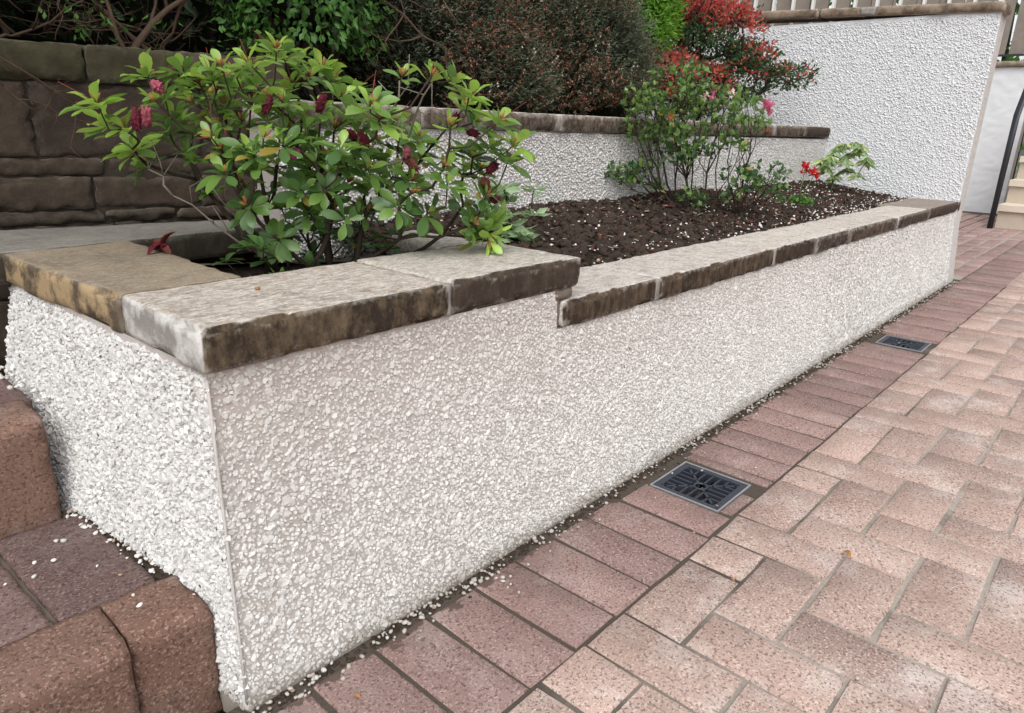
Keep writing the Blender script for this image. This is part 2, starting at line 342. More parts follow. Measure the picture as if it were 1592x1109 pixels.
def slab(quad, z0, z1, res=.012, r=.006, amp=.003, seed=0, rr=None, dz=(0, 0, 0, 0), chip=0.0, freq=22, bed=1.0):
    """worn stone block: quad = 4 plan corners (anticlockwise from front-left), lattice surface rounded and roughened
       rr = per-side radius (x0,x1,y0,y1,z0,z1)"""
    q = [Vector((a, b, 0)) for a, b in quad]
    lx = (q[1]-q[0]).length; ly = (q[3]-q[0]).length; lz = z1-z0
    nx = max(2, int(lx/res)); ny = max(2, int(ly/res)); nz = max(2, int(lz/res))
    rr = rr or (r,)*6; off = Vector((seed*7.13, seed*3.7, seed*1.9)); idx = {}; V = []; F = []
    def vert(i, j, k):
        if (i, j, k) in idx: return idx[(i, j, k)]
        u, v, w = i/nx, j/ny, k/nz; p = Vector((u*lx, v*ly, w*lz)); c = p.copy()
        for a, L in ((0, lx), (1, ly), (2, lz)):
            lo, hi = rr[2*a], rr[2*a+1]
            c[a] = min(max(p[a], lo), L-hi) if lo+hi < L else L/2
        d = p-c; cnt = sum(abs(x) > 1e-9 for x in d)
        if cnt:
            R = max(abs(x) for x in d)
            nrm = d.normalized(); pp = c + nrm*R
        else: nrm = Vector((0, 0, 1)); pp = p
        u2, v2 = pp.x/lx, pp.y/ly
        base = q[0]*(1-u2)*(1-v2)+q[1]*u2*(1-v2)+q[2]*u2*v2+q[3]*(1-u2)*v2
        zz = dz[0]*(1-u2)*(1-v2)+dz[1]*u2*(1-v2)+dz[2]*u2*v2+dz[3]*(1-u2)*v2
        P = Vector((base.x, base.y, z0+pp.z+zz))
        s = P+off; s.z *= bed; s = s*freq
        a = amp*(mnoise.noise(s) + .5*mnoise.noise(s*2.7) + .3*mnoise.noise(s*6))
        if chip and cnt >= 2: a -= chip*max(0, mnoise.noise(s*.9+Vector((9, 2, 4)))+.12)*2
        P = P + nrm*a
        idx[(i, j, k)] = len(V); V.append(P[:]); return idx[(i, j, k)]
    for i in range(nx):
        for j in range(ny):
            F.append((vert(i,j,nz), vert(i+1,j,nz), vert(i+1,j+1,nz), vert(i,j+1,nz))); F.append((vert(i,j+1,0), vert(i+1,j+1,0), vert(i+1,j,0), vert(i,j,0)))
    for i in range(nx):
        for k in range(nz):
            F.append((vert(i,0,k), vert(i+1,0,k), vert(i+1,0,k+1), vert(i,0,k+1))); F.append((vert(i,ny,k+1), vert(i+1,ny,k+1), vert(i+1,ny,k), vert(i,ny,k)))
    for j in range(ny):
        for k in range(nz):
            F.append((vert(0,j+1,k), vert(0,j,k), vert(0,j,k+1), vert(0,j+1,k+1))); F.append((vert(nx,j,k), vert(nx,j+1,k), vert(nx,j+1,k+1), vert(nx,j,k+1)))
    return V, F
def add_slab(name, mat, parent, *a, smooth=True, **k):
    V, F = slab(*a, **k); o = link(name, np_mesh(name, V, F, mat, smooth), parent); return o
def fill_points(u0, u1, v0, v1, d, keep=1.0, jit=.42):
    """jittered hexagonal fill of a rectangle"""
    nu = int((u1-u0)/d); nv = int((v1-v0)/(d*.87)); U, W = np.meshgrid(np.arange(nu), np.arange(nv))
    u = u0 + (U + .5*(W % 2) + rng.uniform(-jit, jit, U.shape))*d; v = v0 + (W + rng.uniform(-jit, jit, U.shape))*d*.87
    k = rng.random(U.shape) < keep
    return u[k], v[k]

# ------------------------------------------------------------------ ground and driveway
mb = MB(); mb.add([(-60,-60,-.06),(60,-60,-.06),(60,60,-.06),(-60,60,-.06)], [(0,1,2,3)])
kind(mb.build('ground', MAT['asphalt']), 'structure')
drive = thing('driveway', 'pink and purple block paved drive beside the planter', 'driveway'); del drive['category']; del drive['label']; drive['kind'] = 'structure'
DR = [(0.905, 1.060, -0.205, -0.048), (2.484, 2.632, -0.218, -0.064)]       # the two gully openings
mb = MB(); zj = -.0042
def sheet(x0, x1, y0, y1): mb.add([(x0,y0,zj),(x1,y0,zj),(x1,y1,zj),(x0,y1,zj)], [(0,1,2,3)])
sheet(-2.6, 11.5, -3.4, -.24); sheet(4.0, 11.5, .02, 1.6)
xs = [-2.6, DR[0][0], DR[0][1], DR[1][0], DR[1][1], 11.5]
for i in range(5):
    if i in (1, 3):
        d = DR[i//2]; sheet(xs[i], xs[i+1], -.24, d[2]); sheet(xs[i], xs[i+1], d[3], .02)
    else: sheet(xs[i], xs[i+1], -.24, .02)
mb.build('joint_sand', MAT['sand'], drive)

def brick_mesh(name, L, W, mat, seed):
    rs = random.Random(seed); b = .0042
    def ring(ins, z):
        x, y = L/2-ins, W/2-ins; return [(-x, -y, z), (0, -y, z), (x, -y, z), (x, 0, z), (x, y, z), (0, y, z), (-x, y, z), (-x, 0, z)]
    j = lambda p, s: (p[0]+rs.uniform(-s, s), p[1]+rs.uniform(-s, s), p[2]+rs.uniform(-s, s)*.35)
    V = ring(0, -.03) + [j(p, .0015) for p in ring(.0004, -.0026)] + [j(p, .0016) for p in ring(b, 0)] + [(0, 0, rs.uniform(-.0008, .0006))]
    F = []
    for r in range(2):
        for k in range(8): F.append((r*8+k, r*8+(k+1) % 8, r*8+8+(k+1) % 8, r*8+8+k))
    for k in range(8): F.append((16+k, 16+(k+1) % 8, 24))
    me = bpy.data.meshes.new(name); me.from_pydata(V, [], F); me.materials.append(mat)
    me.polygons.foreach_set('use_smooth', [False]*16+[True]*8); me.update(); return me
PX = .104; G = .0046
bricks = []     # (x, y, L, W, mat key)
for i in range(-30, 100):
    x = .178 + PX*(i-.5)
    skip = None
    for d in DR:
        if x+PX/2 > d[0]-.012 and x-PX/2 < d[1]+.012: skip = d
    if skip is None: bricks.append((x, -.1305, PX-G-.001, .213, 'b'))
    else:       # cut bricks round the gully
        a, b = x-PX/2+G/2, x+PX/2-G/2
        if a < skip[0]-.02: bricks.append(((a+min(b, skip[0]-.008))/2, -.137, min(b, skip[0]-.008)-a, .198, 'b'))
        elif b > skip[1]+.02: bricks.append(((max(a, skip[1]+.016)+b)/2, -.137, b-max(a, skip[1]+.016), .198, 'b'))
        elif skip is DR[0]: bricks.append((x, -.2225, PX-G, .026, 'b'))
X0 = .507-5*PX; Y0 = -.2385
for i in range(-26, 106):
    for j in range(0, 30):
        k = (i-j) % 4; x = X0+i*PX; y = Y0-j*PX
        if k == 1: bricks.append((x+PX, y-PX/2, 2*PX-G, PX-G, 'f'))
        elif k == 0: bricks.append((x+PX/2, y-PX, PX-G, 2*PX-G, 'f'))
        elif k == 3 and j == 0: bricks.append((x+PX/2, y-PX/2, PX-G, PX-G, 'f'))
for i in range(40, 106):        # the drive turns behind the tall wall end
    for j in range(0, 15):
        x = X0+i*PX; y = -.03+j*PX; k = (i+j) % 2
        if x > 4.16 and not (x > 8.5 and y > .2) and k == 0: bricks.append((x+PX, y+PX/2, 2*PX-G, PX-.014, 'r'))
Mw = np.array(cam.rotation_euler.to_matrix()); cl = np.array(cam.location)
def to_px(p):
    q = Mw.T @ (np.array(p)-cl)
    if q[2] > -.05: return None
    return 512+699*q[0]/-q[2], 356.5-699*q[1]/-q[2], -q[2]
def shows(p, pad=20):
    q = to_px(p); return q is not None and -pad < q[0] < 1024+pad and -pad < q[1] < 713+pad
inview = []; rest = []
for b in bricks:
    if shows((b[0], b[1], 0), 15): inview.append((b[2]*b[3]/to_px((b[0], b[1], 0))[2]**3, b))
    else: rest.append(b)
inview.sort(key=lambda t: -t[0])
single = [b for _, b in inview[:300]]; rest += [b for _, b in inview[300:]]
cache = {}
def brick_pose(b): return (b[0]+random.uniform(-.0015, .0015), b[1]+random.uniform(-.0015, .0015), random.uniform(-.0024, .0010)), (random.uniform(-.013, .013), random.uniform(-.013, .013), random.uniform(-.014, .014))
for b in single:
    key = (round(b[2], 3), round(b[3], 3), b[4], random.randrange(4))
    if key not in cache: cache[key] = brick_mesh('brick', b[2], b[3], MAT[{'b': 'brick_border', 'f': 'brick_field', 'r': 'brick_far'}[b[4]]], len(cache))
    o = link('brick', cache[key], drive); o.location, o.rotation_euler = brick_pose(b)
V = []; F = []; mi = []
for b in rest:
    me = brick_mesh('tmp', b[2], b[3], MAT['sand'], 5); n0 = len(V); (l, e) = brick_pose(b); T = Matrix.LocRotScale(Vector(l), Euler(e), None)
    V += [(T @ v.co)[:] for v in me.vertices]; fs = [[n0+i for i in p.vertices] for p in me.polygons]; fs = [t for q in fs for t in ([q] if len(q) == 3 else [q[:3], [q[0], q[2], q[3]]])]; F += fs; mi += ['bfr'.index(b[4])]*len(fs); bpy.data.meshes.remove(me)
kind(link('outlying_bricks', np_mesh('outlying_bricks', V, F, [MAT['brick_border'], MAT['brick_field'], MAT['brick_far']], False, mi), drive), 'stuff')

# ------------------------------------------------------------------ drain covers
def drain(d, label):
    cx, cy = (d[0]+d[1])/2, (d[2]+d[3])/2; sx, sy = (d[1]-d[0])/2-.002, (d[3]-d[2])/2-.002
    t = thing('drain_cover', label, 'drain', (cx, cy, 0), 'drain covers along the foot of the wall')
    mb = MB(); w = .014
    mb.box(-sx, sx, -sy, -sy+w, -.022, -.003); mb.box(-sx, sx, sy-w, sy, -.022, -.003); mb.box(-sx, -sx+w, -sy+w, sy-w, -.022, -.003); mb.box(sx-w, sx, -sy+w, sy-w, -.022, -.003)
    mb.build('frame', MAT['plastic'], t)
    mb = MB(); e = .0035
    mb.box(-sx-e, sx+e, -sy-e, -sy, -.02, -.0015); mb.box(-sx-e, sx+e, sy, sy+e, -.02, -.0015); mb.box(-sx-e, -sx, -sy, sy, -.02, -.0015); mb.box(sx, sx+e, -sy, sy, -.02, -.0015)
    mb.build('rim', MAT['plastic_rim'], t)
    mb = MB(); mb.add([(-sx,-sy,-.07),(sx,-sy,-.07),(sx,sy,-.07),(-sx,sy,-.07),(-sx,-sy,-.021),(sx,-sy,-.021),(sx,sy,-.021),(-sx,sy,-.021)], [(0,1,2,3),(0,4,5,1),(1,5,6,2),(2,6,7,3),(3,7,4,0)])
    mb.build('pit', MAT['pit'], t)
    a = sx-w+.001; R = .014
    mb = MB(); pts = [(R*math.cos(q*math.pi/8), R*math.sin(q*math.pi/8), -.006) for q in range(17)]
    mb.tube(pts, .0028, 5); mb.build('hub', MAT['plastic'], t, True)
    def bar(p, q, nm='slat', wd=.0021):
        p = Vector((*p, 0)); q = Vector((*q, 0)); dd = (q-p).normalized(); nn = Vector((-dd.y, dd.x, 0))*wd; m = MB()
        vs = [p-nn, q-nn, q+nn, p+nn]
        m.add([(v.x, v.y, -.018) for v in vs]+[(v.x, v.y, -.0045) for v in vs], [(3,2,1,0),(4,5,6,7),(0,1,5,4),(1,2,6,5),(2,3,7,6),(3,0,4,7)]); m.build(nm, MAT['plastic'], t)
    b_ = sy-w+.001
    for ux, uy in ((1,1),(1,-1),(-1,1),(-1,-1)): bar((ux*R*.7, uy*R*.7), (ux*a, uy*b_), 'diagonal_bar', .0026)
    nsl = 6
    for k in range(-nsl, nsl+1):
        if k % 2: continue
        s = k/(nsl+1.0)
        for sgn in (1, -1):
            inn = max(abs(s), .30)
            bar((sgn*a*inn, s*b_), (sgn*a, s*b_)); bar((s*a, sgn*b_*inn), (s*a, sgn*b_))
    return t
drain(DR[0], 'black square drain cover nearest the camera, loose white chips caught on it')
drain(DR[1], 'black drain cover far along the wall, among narrow purple pavers')

# ------------------------------------------------------------------ planter wall (raised box and long low wall)
def yfront(z): return .045*min(z, .40)/.45 + .004*0
def xleft(y, z):
    t = min(1, z/.45); return (1-t)*(-.16*y) + t*(.012-.035*y)
planter = thing('planter_wall', 'white pebbledashed planter wall with sandstone coping, raised box at its near end', 'planter', (0, 0, 0))
def wall_grid(f, u0, u1, v0, v1, nu, nv):
    V = []; F = []
    for j in range(nv+1):
        for i in range(nu+1): V.append(f(u0+(u1-u0)*i/nu, v0+(v1-v0)*j/nv))
    for j in range(nv):
        for i in range(nu): a = j*(nu+1)+i; F.append((a, a+1, a+nu+2, a+nu+1))
    return V, F
mb = MB()
V, F = wall_grid(lambda x, z: (x + .012*(z/.45)*max(0, 1-x/.6), yfront(z), z), 0, .655, -.03, .45, 20, 14); mb.add(V, F, 0)
V, F = wall_grid(lambda x, z: (x, yfront(z), z), .655, 3.998, -.03, .378, 60, 10); mb.add(V, F, 0)
V, F = wall_grid(lambda y, z: (xleft(y, z), .75-y + (.045*z/.45)*(y/.75), z) if False else (xleft(.70-y, z), (.70-y) + yfront(z)*(y/.70), z), 0, .70, -.03, .45, 16, 14); mb.add(V, F, 1)
# top, inner faces and backs
ot = [(.012, .045), (.655, .045), (.655, .50), (-.014, .75)]; it = [(.19, .285), (.578, .285), (.578, .46), (.19, .725)]
mb.add([(*p, .45) for p in ot]+[(*p, .45) for p in it], [(0,1,5,4),(1,2,6,5),(2,3,7,6),(3,0,4,7)], 2)
mb.add([(*p, .45) for p in it]+[(*p, .2) for p in it], [(0,1,5,4),(1,2,6,5),(2,3,7,6),(3,0,4,7)], 2)
mb.add([(.655, .04, .378), (.655, .50, .378), (.655, .50, .45), (.655, .045, .45)], [(0,1,2,3)], 2)
mb.add([(.656, .038, .378), (3.998, .038, .378), (3.998, .20, .378), (.656, .20, .378), (.656, .20, .1), (3.998, .20, .1)], [(0,1,2,3), (3,2,5,4)], 2)
mb.build('rendered_core', [MAT['render_front'], MAT['render_white'], MAT['mortar_brown']], planter)
# pebbles of the dash: front face
def chip_size(n, m): return m*np.clip(rng.lognormal(0, .36, n), .45, 2.1)
x, z = fill_points(.004, 2.1, .003, .449, .0061, .97, .5)
ok = (x < .652) | (z < .377); x, z = x[ok], z[ok]; n = len(x)
up = np.clip((z-.24)/.12, 0, 1)
P = np.stack([x + .012*(z/.45)*np.clip(1-x/.6, 0, 1), .045*np.minimum(z, .4)/.45 + .0006 + .0007*up - .0009*rng.random(n), z], 1)
pa = chips(P, np.array([0, -1, .1]), chip_size(n, .0037), .0027, .28)
x, z = fill_points(2.1, 3.99, .003, .377, .0068, .95, .5)
P = np.stack([x, .045*np.minimum(z, .4)/.45 - .0006 - .001*rng.random(len(x)), z], 1)
pb = lumps(OCT, P, np.array([0, -1, .1]), chip_size(len(x), .0041), .45)
V, F = cat([pa, pb]); kind(link('front_pebbles', np_mesh('front_pebbles', V, F, MAT['peb_front'], False), planter), 'stuff')
# left face: whiter and coarser
y, z = fill_points(.0, .70, .003, .449, .0066, 1.0, .5); n = len(y)
P = np.stack([(1-z/.45)*(-.16*y) + (z/.45)*(.012-.035*y) + .0002 - .0016*rng.random(n), y + .045*np.minimum(z, .4)/.45*(1-y/.70), z], 1)
V, F = chips(P, np.array([-1, -.1, .06]), chip_size(n, .0043), .0025, .30)
kind(link('side_pebbles', np_mesh('side_pebbles', V, F, MAT['peb_white'], False), planter), 'stuff')
mb = MB(); mb.tube([(.012*t-.0012, .045*t*.9-.0012, .45*t) for t in (0.0, .25, .5, .75, .98)], .0021, 6); mb.build('corner_bead', MAT['render_white'], planter, True)
# coping of the box
add_slab('coping_stone', MAT['slab_front'], planter, [(.003, .028), (.381, .031), (.381, .266), (.004, .254)], .450, .503, .007, .0035, .0011, 1, chip=.007, dz=(0, 0, 0, 0))
add_slab('coping_stone', MAT['slab_right'], planter, [(.386, .035), (.712, .034), (.714, .272), (.386, .268)], .451, .504, .007, .0035, .0011, 2, chip=.007)
add_slab('coping_stone', MAT['slab_left'], planter, [(.002, .258), (.184, .270), (.184, .733), (-.026, .676)], .448, .501, .008, .0035, .0012, 3, chip=.006)
add_slab('coping_stone', MAT['slab_back'], planter, [(-.045, .672), (.515, .716), (.52, .853), (-.02, .972)], .449, .502, .010, .0035, .0014, 4, chip=.004)
add_slab('coping_stone', MAT['slab_right'], planter, [(.580, .276), (.713, .276), (.700, .492), (.604, .455)], .450, .503, .008, .0035, .0012, 5, chip=.006)
jx = [.663, .992, 1.615, 1.93, 2.262, 2.84, 3.385, 4.06]
for i in range(7):
    m = MAT['slab_low'][(0, 0, 1, 1, 0, 1, 2)[i]]
    a, b = jx[i]+.002, jx[i+1]-.004
    add_slab('coping_stone', m, planter, [(a, .030-(.004 if i % 2 else 0)), (b, .030), (b, .216 if i < 6 else .262), (a, .214 if i < 6 else .262)], .378, .429, .008 if i < 3 else .014, .004, .0013, 10+i, chip=.006)
for i, jxx in enumerate(jx[1:-1]):      # smeared grey mortar in the joints
    add_slab('mortar_joint', MAT['mortar' if i < 2 else 'mortar_brown'], planter, [(jxx-(.011 if i < 2 else .006), .0285), (jxx+.008, .029), (jxx+.003, .20), (jxx-.004, .20)], .379, .4265, .005, .003, .0022, 30+i)
add_slab('mortar_joint', MAT['mortar'], planter, [(.376, .0335), (.393, .036), (.388, .25), (.381, .25)], .450, .5005, .006, .004, .003, 40)
add_slab('mortar_joint', MAT['mortar_brown'], planter, [(.646, .040), (.695, .036), (.695, .20), (.646, .20)], .432, .452, .006, .004, .003, 41)
add_slab('mortar_joint', MAT['mortar_brown'], planter, [(.652, .046), (.668, .041), (.668, .20), (.652, .20)], .372, .440, .006, .004, .003, 42)

# ------------------------------------------------------------------ terrace retaining wall behind the bed
terr = thing('terrace_wall', 'low pebbledashed retaining wall with brown coping behind the flower bed', 'wall', (.53, .75, 0))
terr.location = (0, 0, 0)
mb = MB()
V, F = wall_grid(lambda x, z: (x, .752, z), .53, 3.998, .15, .714, 40, 6); mb.add(V, F)
mb.add([(.53, .752, .15), (.53, .752, .714), (.53, .93, .714), (.53, .93, .15), (3.998, .93, .714), (3.998, .752, .714)], [(3,0,1,2)[::1], (1,5,4,2)])
mb.build('rendered_core', MAT['render_white'], terr)
x, z = fill_points(.535, 3.99, .40, .718, .0086, .90)
P = np.stack([x, .7515-.0012*rng.random(len(x)), z], 1); V, F = lumps(OCT, P, np.array([0, -1, 0]), .0054*rng.uniform(.75, 1.3, len(x)), .5)
kind(link('wall_pebbles', np_mesh('wall_pebbles', V, F, MAT['peb_white'], True), terr), 'stuff')
tj = [.515, .936, 1.139, 1.517, 2.04, 2.62, 3.20, 3.62, 3.995]
for i in range(8):
    rise = lambda xx: .012*max(0, (xx-1.5)/2.5)
    add_slab('coping_stone', MAT['slab_terrace'] if i < 7 else MAT['slab_low'][2], terr, [(tj[i]+.003, .734), (tj[i+1]-.003, .735), (tj[i+1]-.003, .90), (tj[i]+.003, .90)], .715, .768, .014, .005, .002, 50+i, chip=.008, dz=(rise(tj[i]), rise(tj[i+1]), rise(tj[i+1]), rise(tj[i])))
    if i: add_slab('mortar_joint', MAT['mortar_brown' if i % 3 else 'mortar'], terr, [(tj[i]-.006, .737), (tj[i]+.006, .737), (tj[i]+.006, .88), (tj[i]-.006, .88)], .720, .764, .01, .004, .002, 70+i, dz=(rise(tj[i]),)*4)

# ------------------------------------------------------------------ tall white boundary wall at the end of the bed
bw = thing('boundary_wall', 'tall white roughcast wall with stone cap closing the far end of the bed', 'wall')
def rough_face(f, nrm, u0, u1, v0, v1, step, amp, sc):
    nu = int((u1-u0)/step); nv = int((v1-v0)/step); V, F = wall_grid(f, u0, u1, v0, v1, nu, nv); n = Vector(nrm)
    out = []
    for p in V:
        p = Vector(p); s = Vector((p.x, p.y, p.z*1.35))*sc
        h = mnoise.noise(s) + .55*mnoise.noise(s*2.1+Vector((3, 1, 7))); h = max(-.25, h)
        out.append((p + n*amp*h)[:])
    return out, F
V, F = rough_face(lambda y, z: (3.998, 3.0-y, z), (-1, 0, 0), 0, 1.4, 0.35, 1.33, .02, .004, 66)
V2, F2 = rough_face(lambda y, z: (3.998, 1.6-y, z), (-1, 0, 0), 0, 1.57, 0.35, 1.33, .0085, .0018, 50)
a = (np.array(V), np.array(F)); b = (np.array(V2), np.array(F2))
VV, FF = cat([a, b]); link('rough_face', np_mesh('rough_face', VV, FF, MAT['roughcast'], True), bw)
yy, zz = fill_points(.035, 1.35, .40, 1.325, .0086, .95); PP = np.stack([3.998-.0008*rng.random(len(yy)), yy, zz], 1)
V, F = lumps(ICO1, PP, np.array([-1, 0, 0]), .0044*rng.uniform(.6, 1.6, len(yy)), .5)
kind(link('roughcast_lumps', np_mesh('roughcast_lumps', V, F, MAT['roughcast'], True), bw), 'stuff')
V, F = rough_face(lambda x, z: (x, yfront(max(z, 0)) + .001, z), (0, -1, 0), 3.998, 4.135, -.03, 1.335, .0065, .003, 90)
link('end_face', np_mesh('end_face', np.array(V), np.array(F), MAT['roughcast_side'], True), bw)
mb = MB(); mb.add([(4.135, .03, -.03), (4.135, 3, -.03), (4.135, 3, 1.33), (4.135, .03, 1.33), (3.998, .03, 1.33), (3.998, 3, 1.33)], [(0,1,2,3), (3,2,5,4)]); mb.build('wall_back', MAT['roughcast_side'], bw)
cj = [.012, .643, .894, 1.45, 2.1, 3.0]; cz = lambda y: -.004+.040*y/1.13
for i in range(5):
    add_slab('cap_stone', MAT['slab_cap'], bw, [(3.975, cj[i]+.003), (4.16, cj[i]+.003), (4.16, cj[i+1]-.003), (3.975, cj[i+1]-.003)], 1.326, 1.372, .012, .005, .0022, 80+i, chip=.009, dz=(cz(cj[i]), cz(cj[i]), cz(cj[i+1]), cz(cj[i+1])))
add_slab('mortar_joint', MAT['mortar'], bw, [(3.972, .60), (4.15, .60), (4.15, .68), (3.972, .68)], 1.328, 1.371, .012, .006, .003, 90, dz=(cz(.62),)*4)

# fence on top of the tall wall
fence = thing('picket_fence', 'weathered wooden board fence standing behind the cap of the tall white wall', 'fence')
y = .12; k = 0
while y < 2.9:
    mb = MB(); w = .088 + random.uniform(-.006, .006); zt = 2.25+random.uniform(-.01, .01)
    mb.box(4.22, 4.24, y, y+w, 1.2, zt); o = mb.build('board', MAT['wood'], fence); y += w + (.024 if k % 3 else .036); k += 1
mb = MB(); mb.box(4.241, 4.29, .1, 2.9, 1.75, 1.83); mb.box(4.241, 4.29, .1, 2.9, 1.30, 1.36); mb.build('rail', MAT['wood'], fence)
for yy in [.07+.118*q for q in range(24)]:
    mb = MB(); mb.box(4.19, 4.218, yy, yy+.014, 1.30, 2.2); mb.build('white_upright', MAT['white_paint'], fence)

# ------------------------------------------------------------------ old dark stone wall on the left
sw = thing('stone_wall', 'old dark sandstone wall of uneven courses behind the planter box', 'wall')
A = Vector((.042, .967)); U = (Vector((.575, .847))-A).normalized(); Nn = Vector((-U.y, U.x))
def wq(s0, s1, t0, t1):
    return [tuple(A+U*s0+Nn*t0), tuple(A+U*s1+Nn*t0), tuple(A+U*s1+Nn*t1), tuple(A+U*s0+Nn*t1)]
courses = [(.785, .856, [-1.4, -1.05, -.6, -.24, .188, .36, .59]), (.640, .783, [-1.4, -.9, -.55, -.12, .085, .40, .585]), (.604, .638, [-1.4, -.75, -.1, .20, .585]),
           (.535, .602, [-1.4, -1.1, -.5, -.2, .172, .38, .585]), (.508, .533, [-1.4, -.6, .185, .325, .585]), (.36, .506, [-1.4, -.9, -.45, -.16, .2, .585]), (.20, .358, [-1.4, -1.0, -.6, -.25, .1, .585]), (-.03, .198, [-1.4, -.8, -.4, 0, .585])]
si = 0
for z0, z1, js in courses:
    for i in range(len(js)-1):
        a = .0008 + random.uniform(0, .0016); t = random.uniform(-.007, .007) - (.012 if z1 > .8 else 0)
        if z0 > .78: mi = (0, 0, 0, 1, 1, 0)[i]
        else: mi = random.choice((0, 0, 2))
        add_slab('stone', MAT['dark_stone'][mi], sw, wq(js[i]+a, js[i+1]-a, t, .20), z0+.001, z1-random.uniform(.0, .003), .010, .0014, .0040, 100+si, chip=.009, freq=34, bed=2.8); si += 1
mb = MB(); q = wq(-1.4, .585, .007, .19); mb.add([(*p, -.05) for p in q]+[(*p, .83) for p in q], [(4,5,6,7), (0,1,5,4), (1,2,6,5), (2,3,7,6), (3,0,4,7)]); mb.build('rubble_core', MAT['wall_bedding'], sw)

# ------------------------------------------------------------------ brick steps on the left
steps = thing('brick_steps', 'terracotta brick steps with rounded nosings climbing past the box end', 'steps')
def brk(quad, z0, z1, mat, seed, rr, name='brick', res=.008, amp=.0010): add_slab(name, MAT[mat], steps, quad, z0, z1, res, .005, amp, seed, rr=rr, freq=42, chip=.0025)
yn = .050
bx = [-1.02, -.752, -.537, -.322, -.107, -.004]
for i in range(5):
    a, b = bx[i]+.0015, bx[i+1]-.0015
    last = i == 4
    brk([(a, yn+.01), (b, yn), (b-(.004 if last else 0), .150), (a, .150)], -.03, .141, 'step_nose', 200+i, (.003, .014 if last else .003, .020, .004, .003, .020))
bx2 = [-.95, -.765, -.580, -.367, -.152, -.030]
for i in range(5): brk([(bx2[i]+.003, .156), (bx2[i+1]-.003, .156), (bx2[i+1]-.003-.012, .41), (bx2[i]+.003-.012, .41)], .02, .138, 'step_tread', 210+i, (.004,)*6)
bx3 = [-.97, -.70, -.485, -.272, -.062]
for i in range(4): brk([(bx3[i]+.002, .418), (bx3[i+1]-.002, .416), (bx3[i+1]-.002, .52), (bx3[i]+.002, .52)], .10, .302, 'step_nose', 220+i, (.004, .014 if i == 3 else .004, .020, .004, .003, .020))
for i in range(4): brk([(bx3[i]+.003, .525), (bx3[i+1]-.003+.012, .525), (bx3[i+1]-.003, .80), (bx3[i]+.003, .80)], .2, .297, 'step_tread', 230+i, (.004,)*6)
for i in range(4): brk([(bx3[i]+.003, .806), (bx3[i+1]+.004, .806), (bx3[i+1]+.004, .955), (bx3[i]+.003, .955)], .2, .296, 'step_tread', 240+i, (.004,)*6)
mb = MB(); mb.box(-1.0, -.001, .153, .413, -.04, .128); mb.box(-1.0, -.085, .45, .95, -.04, .285); mb.build('mortar_bed', MAT['mortar_brown'], steps)

# ------------------------------------------------------------------ soil
def soil(name, f, u0, u1, v0, v1, step, amp=.012):
    nu = int((u1-u0)/step); nv = int((v1-v0)/step); V, F = wall_grid(lambda u, v: (u, v, f(u, v)), u0, u1, v0, v1, nu, nv)
    out = []
    for p in V:
        s = Vector(p)*24; out.append((p[0], p[1], p[2] + amp*(mnoise.noise(s) + .6*mnoise.noise(s*2.3) + .3*mnoise.noise(s*5))))
    o = link(name, np_mesh(name, np.array(out), np.array(F), MAT['soil'], True)); return kind(o, 'structure')
def z_bed(x, y): return .408 + .075*max(0, min(1, (y-.2)/.55)) + .012*mnoise.noise(Vector((x*3, y*3, 0))) + (.018*math.exp(-((x-2.25)**2/.12+(y-.62)**2/.03)))
def z_hole(x, y): return .405 + .02*math.exp(-((x-.4)**2+(y-.5)**2)/.02)
def z_ter(x, y): return .745 + .05*max(0, y-.8) + .012*mnoise.noise(Vector((x*3, y*3, 2)))
soil('bed_soil', z_bed, .66, 3.995, .18, .755, .013)
soil('box_soil', z_hole, .17, .665, .27, .86, .013, .008)
soil('terrace_soil', z_ter, .50, 3.99, .86, 3.4, .03)
soil('hedge_bank', lambda x, y: .84+.03*mnoise.noise(Vector((x*3, y*3, 5))), -2.4, .56, 1.0, 3.4, .04)
parts = []
def clods(n, x0, x1, y0, y1, f, s0, s1, edge=None):
    P = np.empty((n, 3))
    for i in range(n):
        xx, yy = random.uniform(x0, x1), random.uniform(y0, y1); P[i] = (xx, yy, f(xx, yy)+.004)
    return lumps(ICO1, P, np.array([0, 0, 1]), rng.uniform(s0, s1, n)**1.0, .8, .6)
V, F = cat([clods(5200, .68, 3.98, .19, .75, z_bed, .003, .011), clods(700, .68, 1.8, .2, .75, z_bed, .008, .016), clods(900, .19, .6, .28, .72, z_hole, .003, .010), clods(900, .55, 3.9, .88, 1.1, z_ter, .004, .014)])
kind(tag(link('soil_crumbs', np_mesh('soil_crumbs', V, F, MAT['clod'], True)), 'dark crumbly compost lying over the planting beds', 'soil'), 'stuff')
n = 900; P = np.empty((n, 3))
for i in range(n):
    if i < 420: xx = random.uniform(2.6, 3.97)
    else: xx = .70+3.0*random.random()**1.3
    yy = random.uniform(.21, .74) if random.random() < .6 else random.uniform(.21, .32)
    P[i] = (xx, yy, z_bed(xx, yy)+.010)
V, F = lumps(ICO1, P, np.array([0, 0, 1]), rng.uniform(.001, .0072, n)**1.0*rng.uniform(.5, 1, n), .7)
n2 = 130; P2 = np.array([(xx, yy, z_ter(xx, yy)+.012) for xx, yy in [(random.uniform(.55, 3.9), random.uniform(.88, 1.05)) for _ in range(n2)]])
V, F = cat([(V, F), lumps(ICO1, P2, np.array([0, 0, 1]), rng.uniform(.003, .006, n2), .7)])
bag0 = []; mbk = MB()
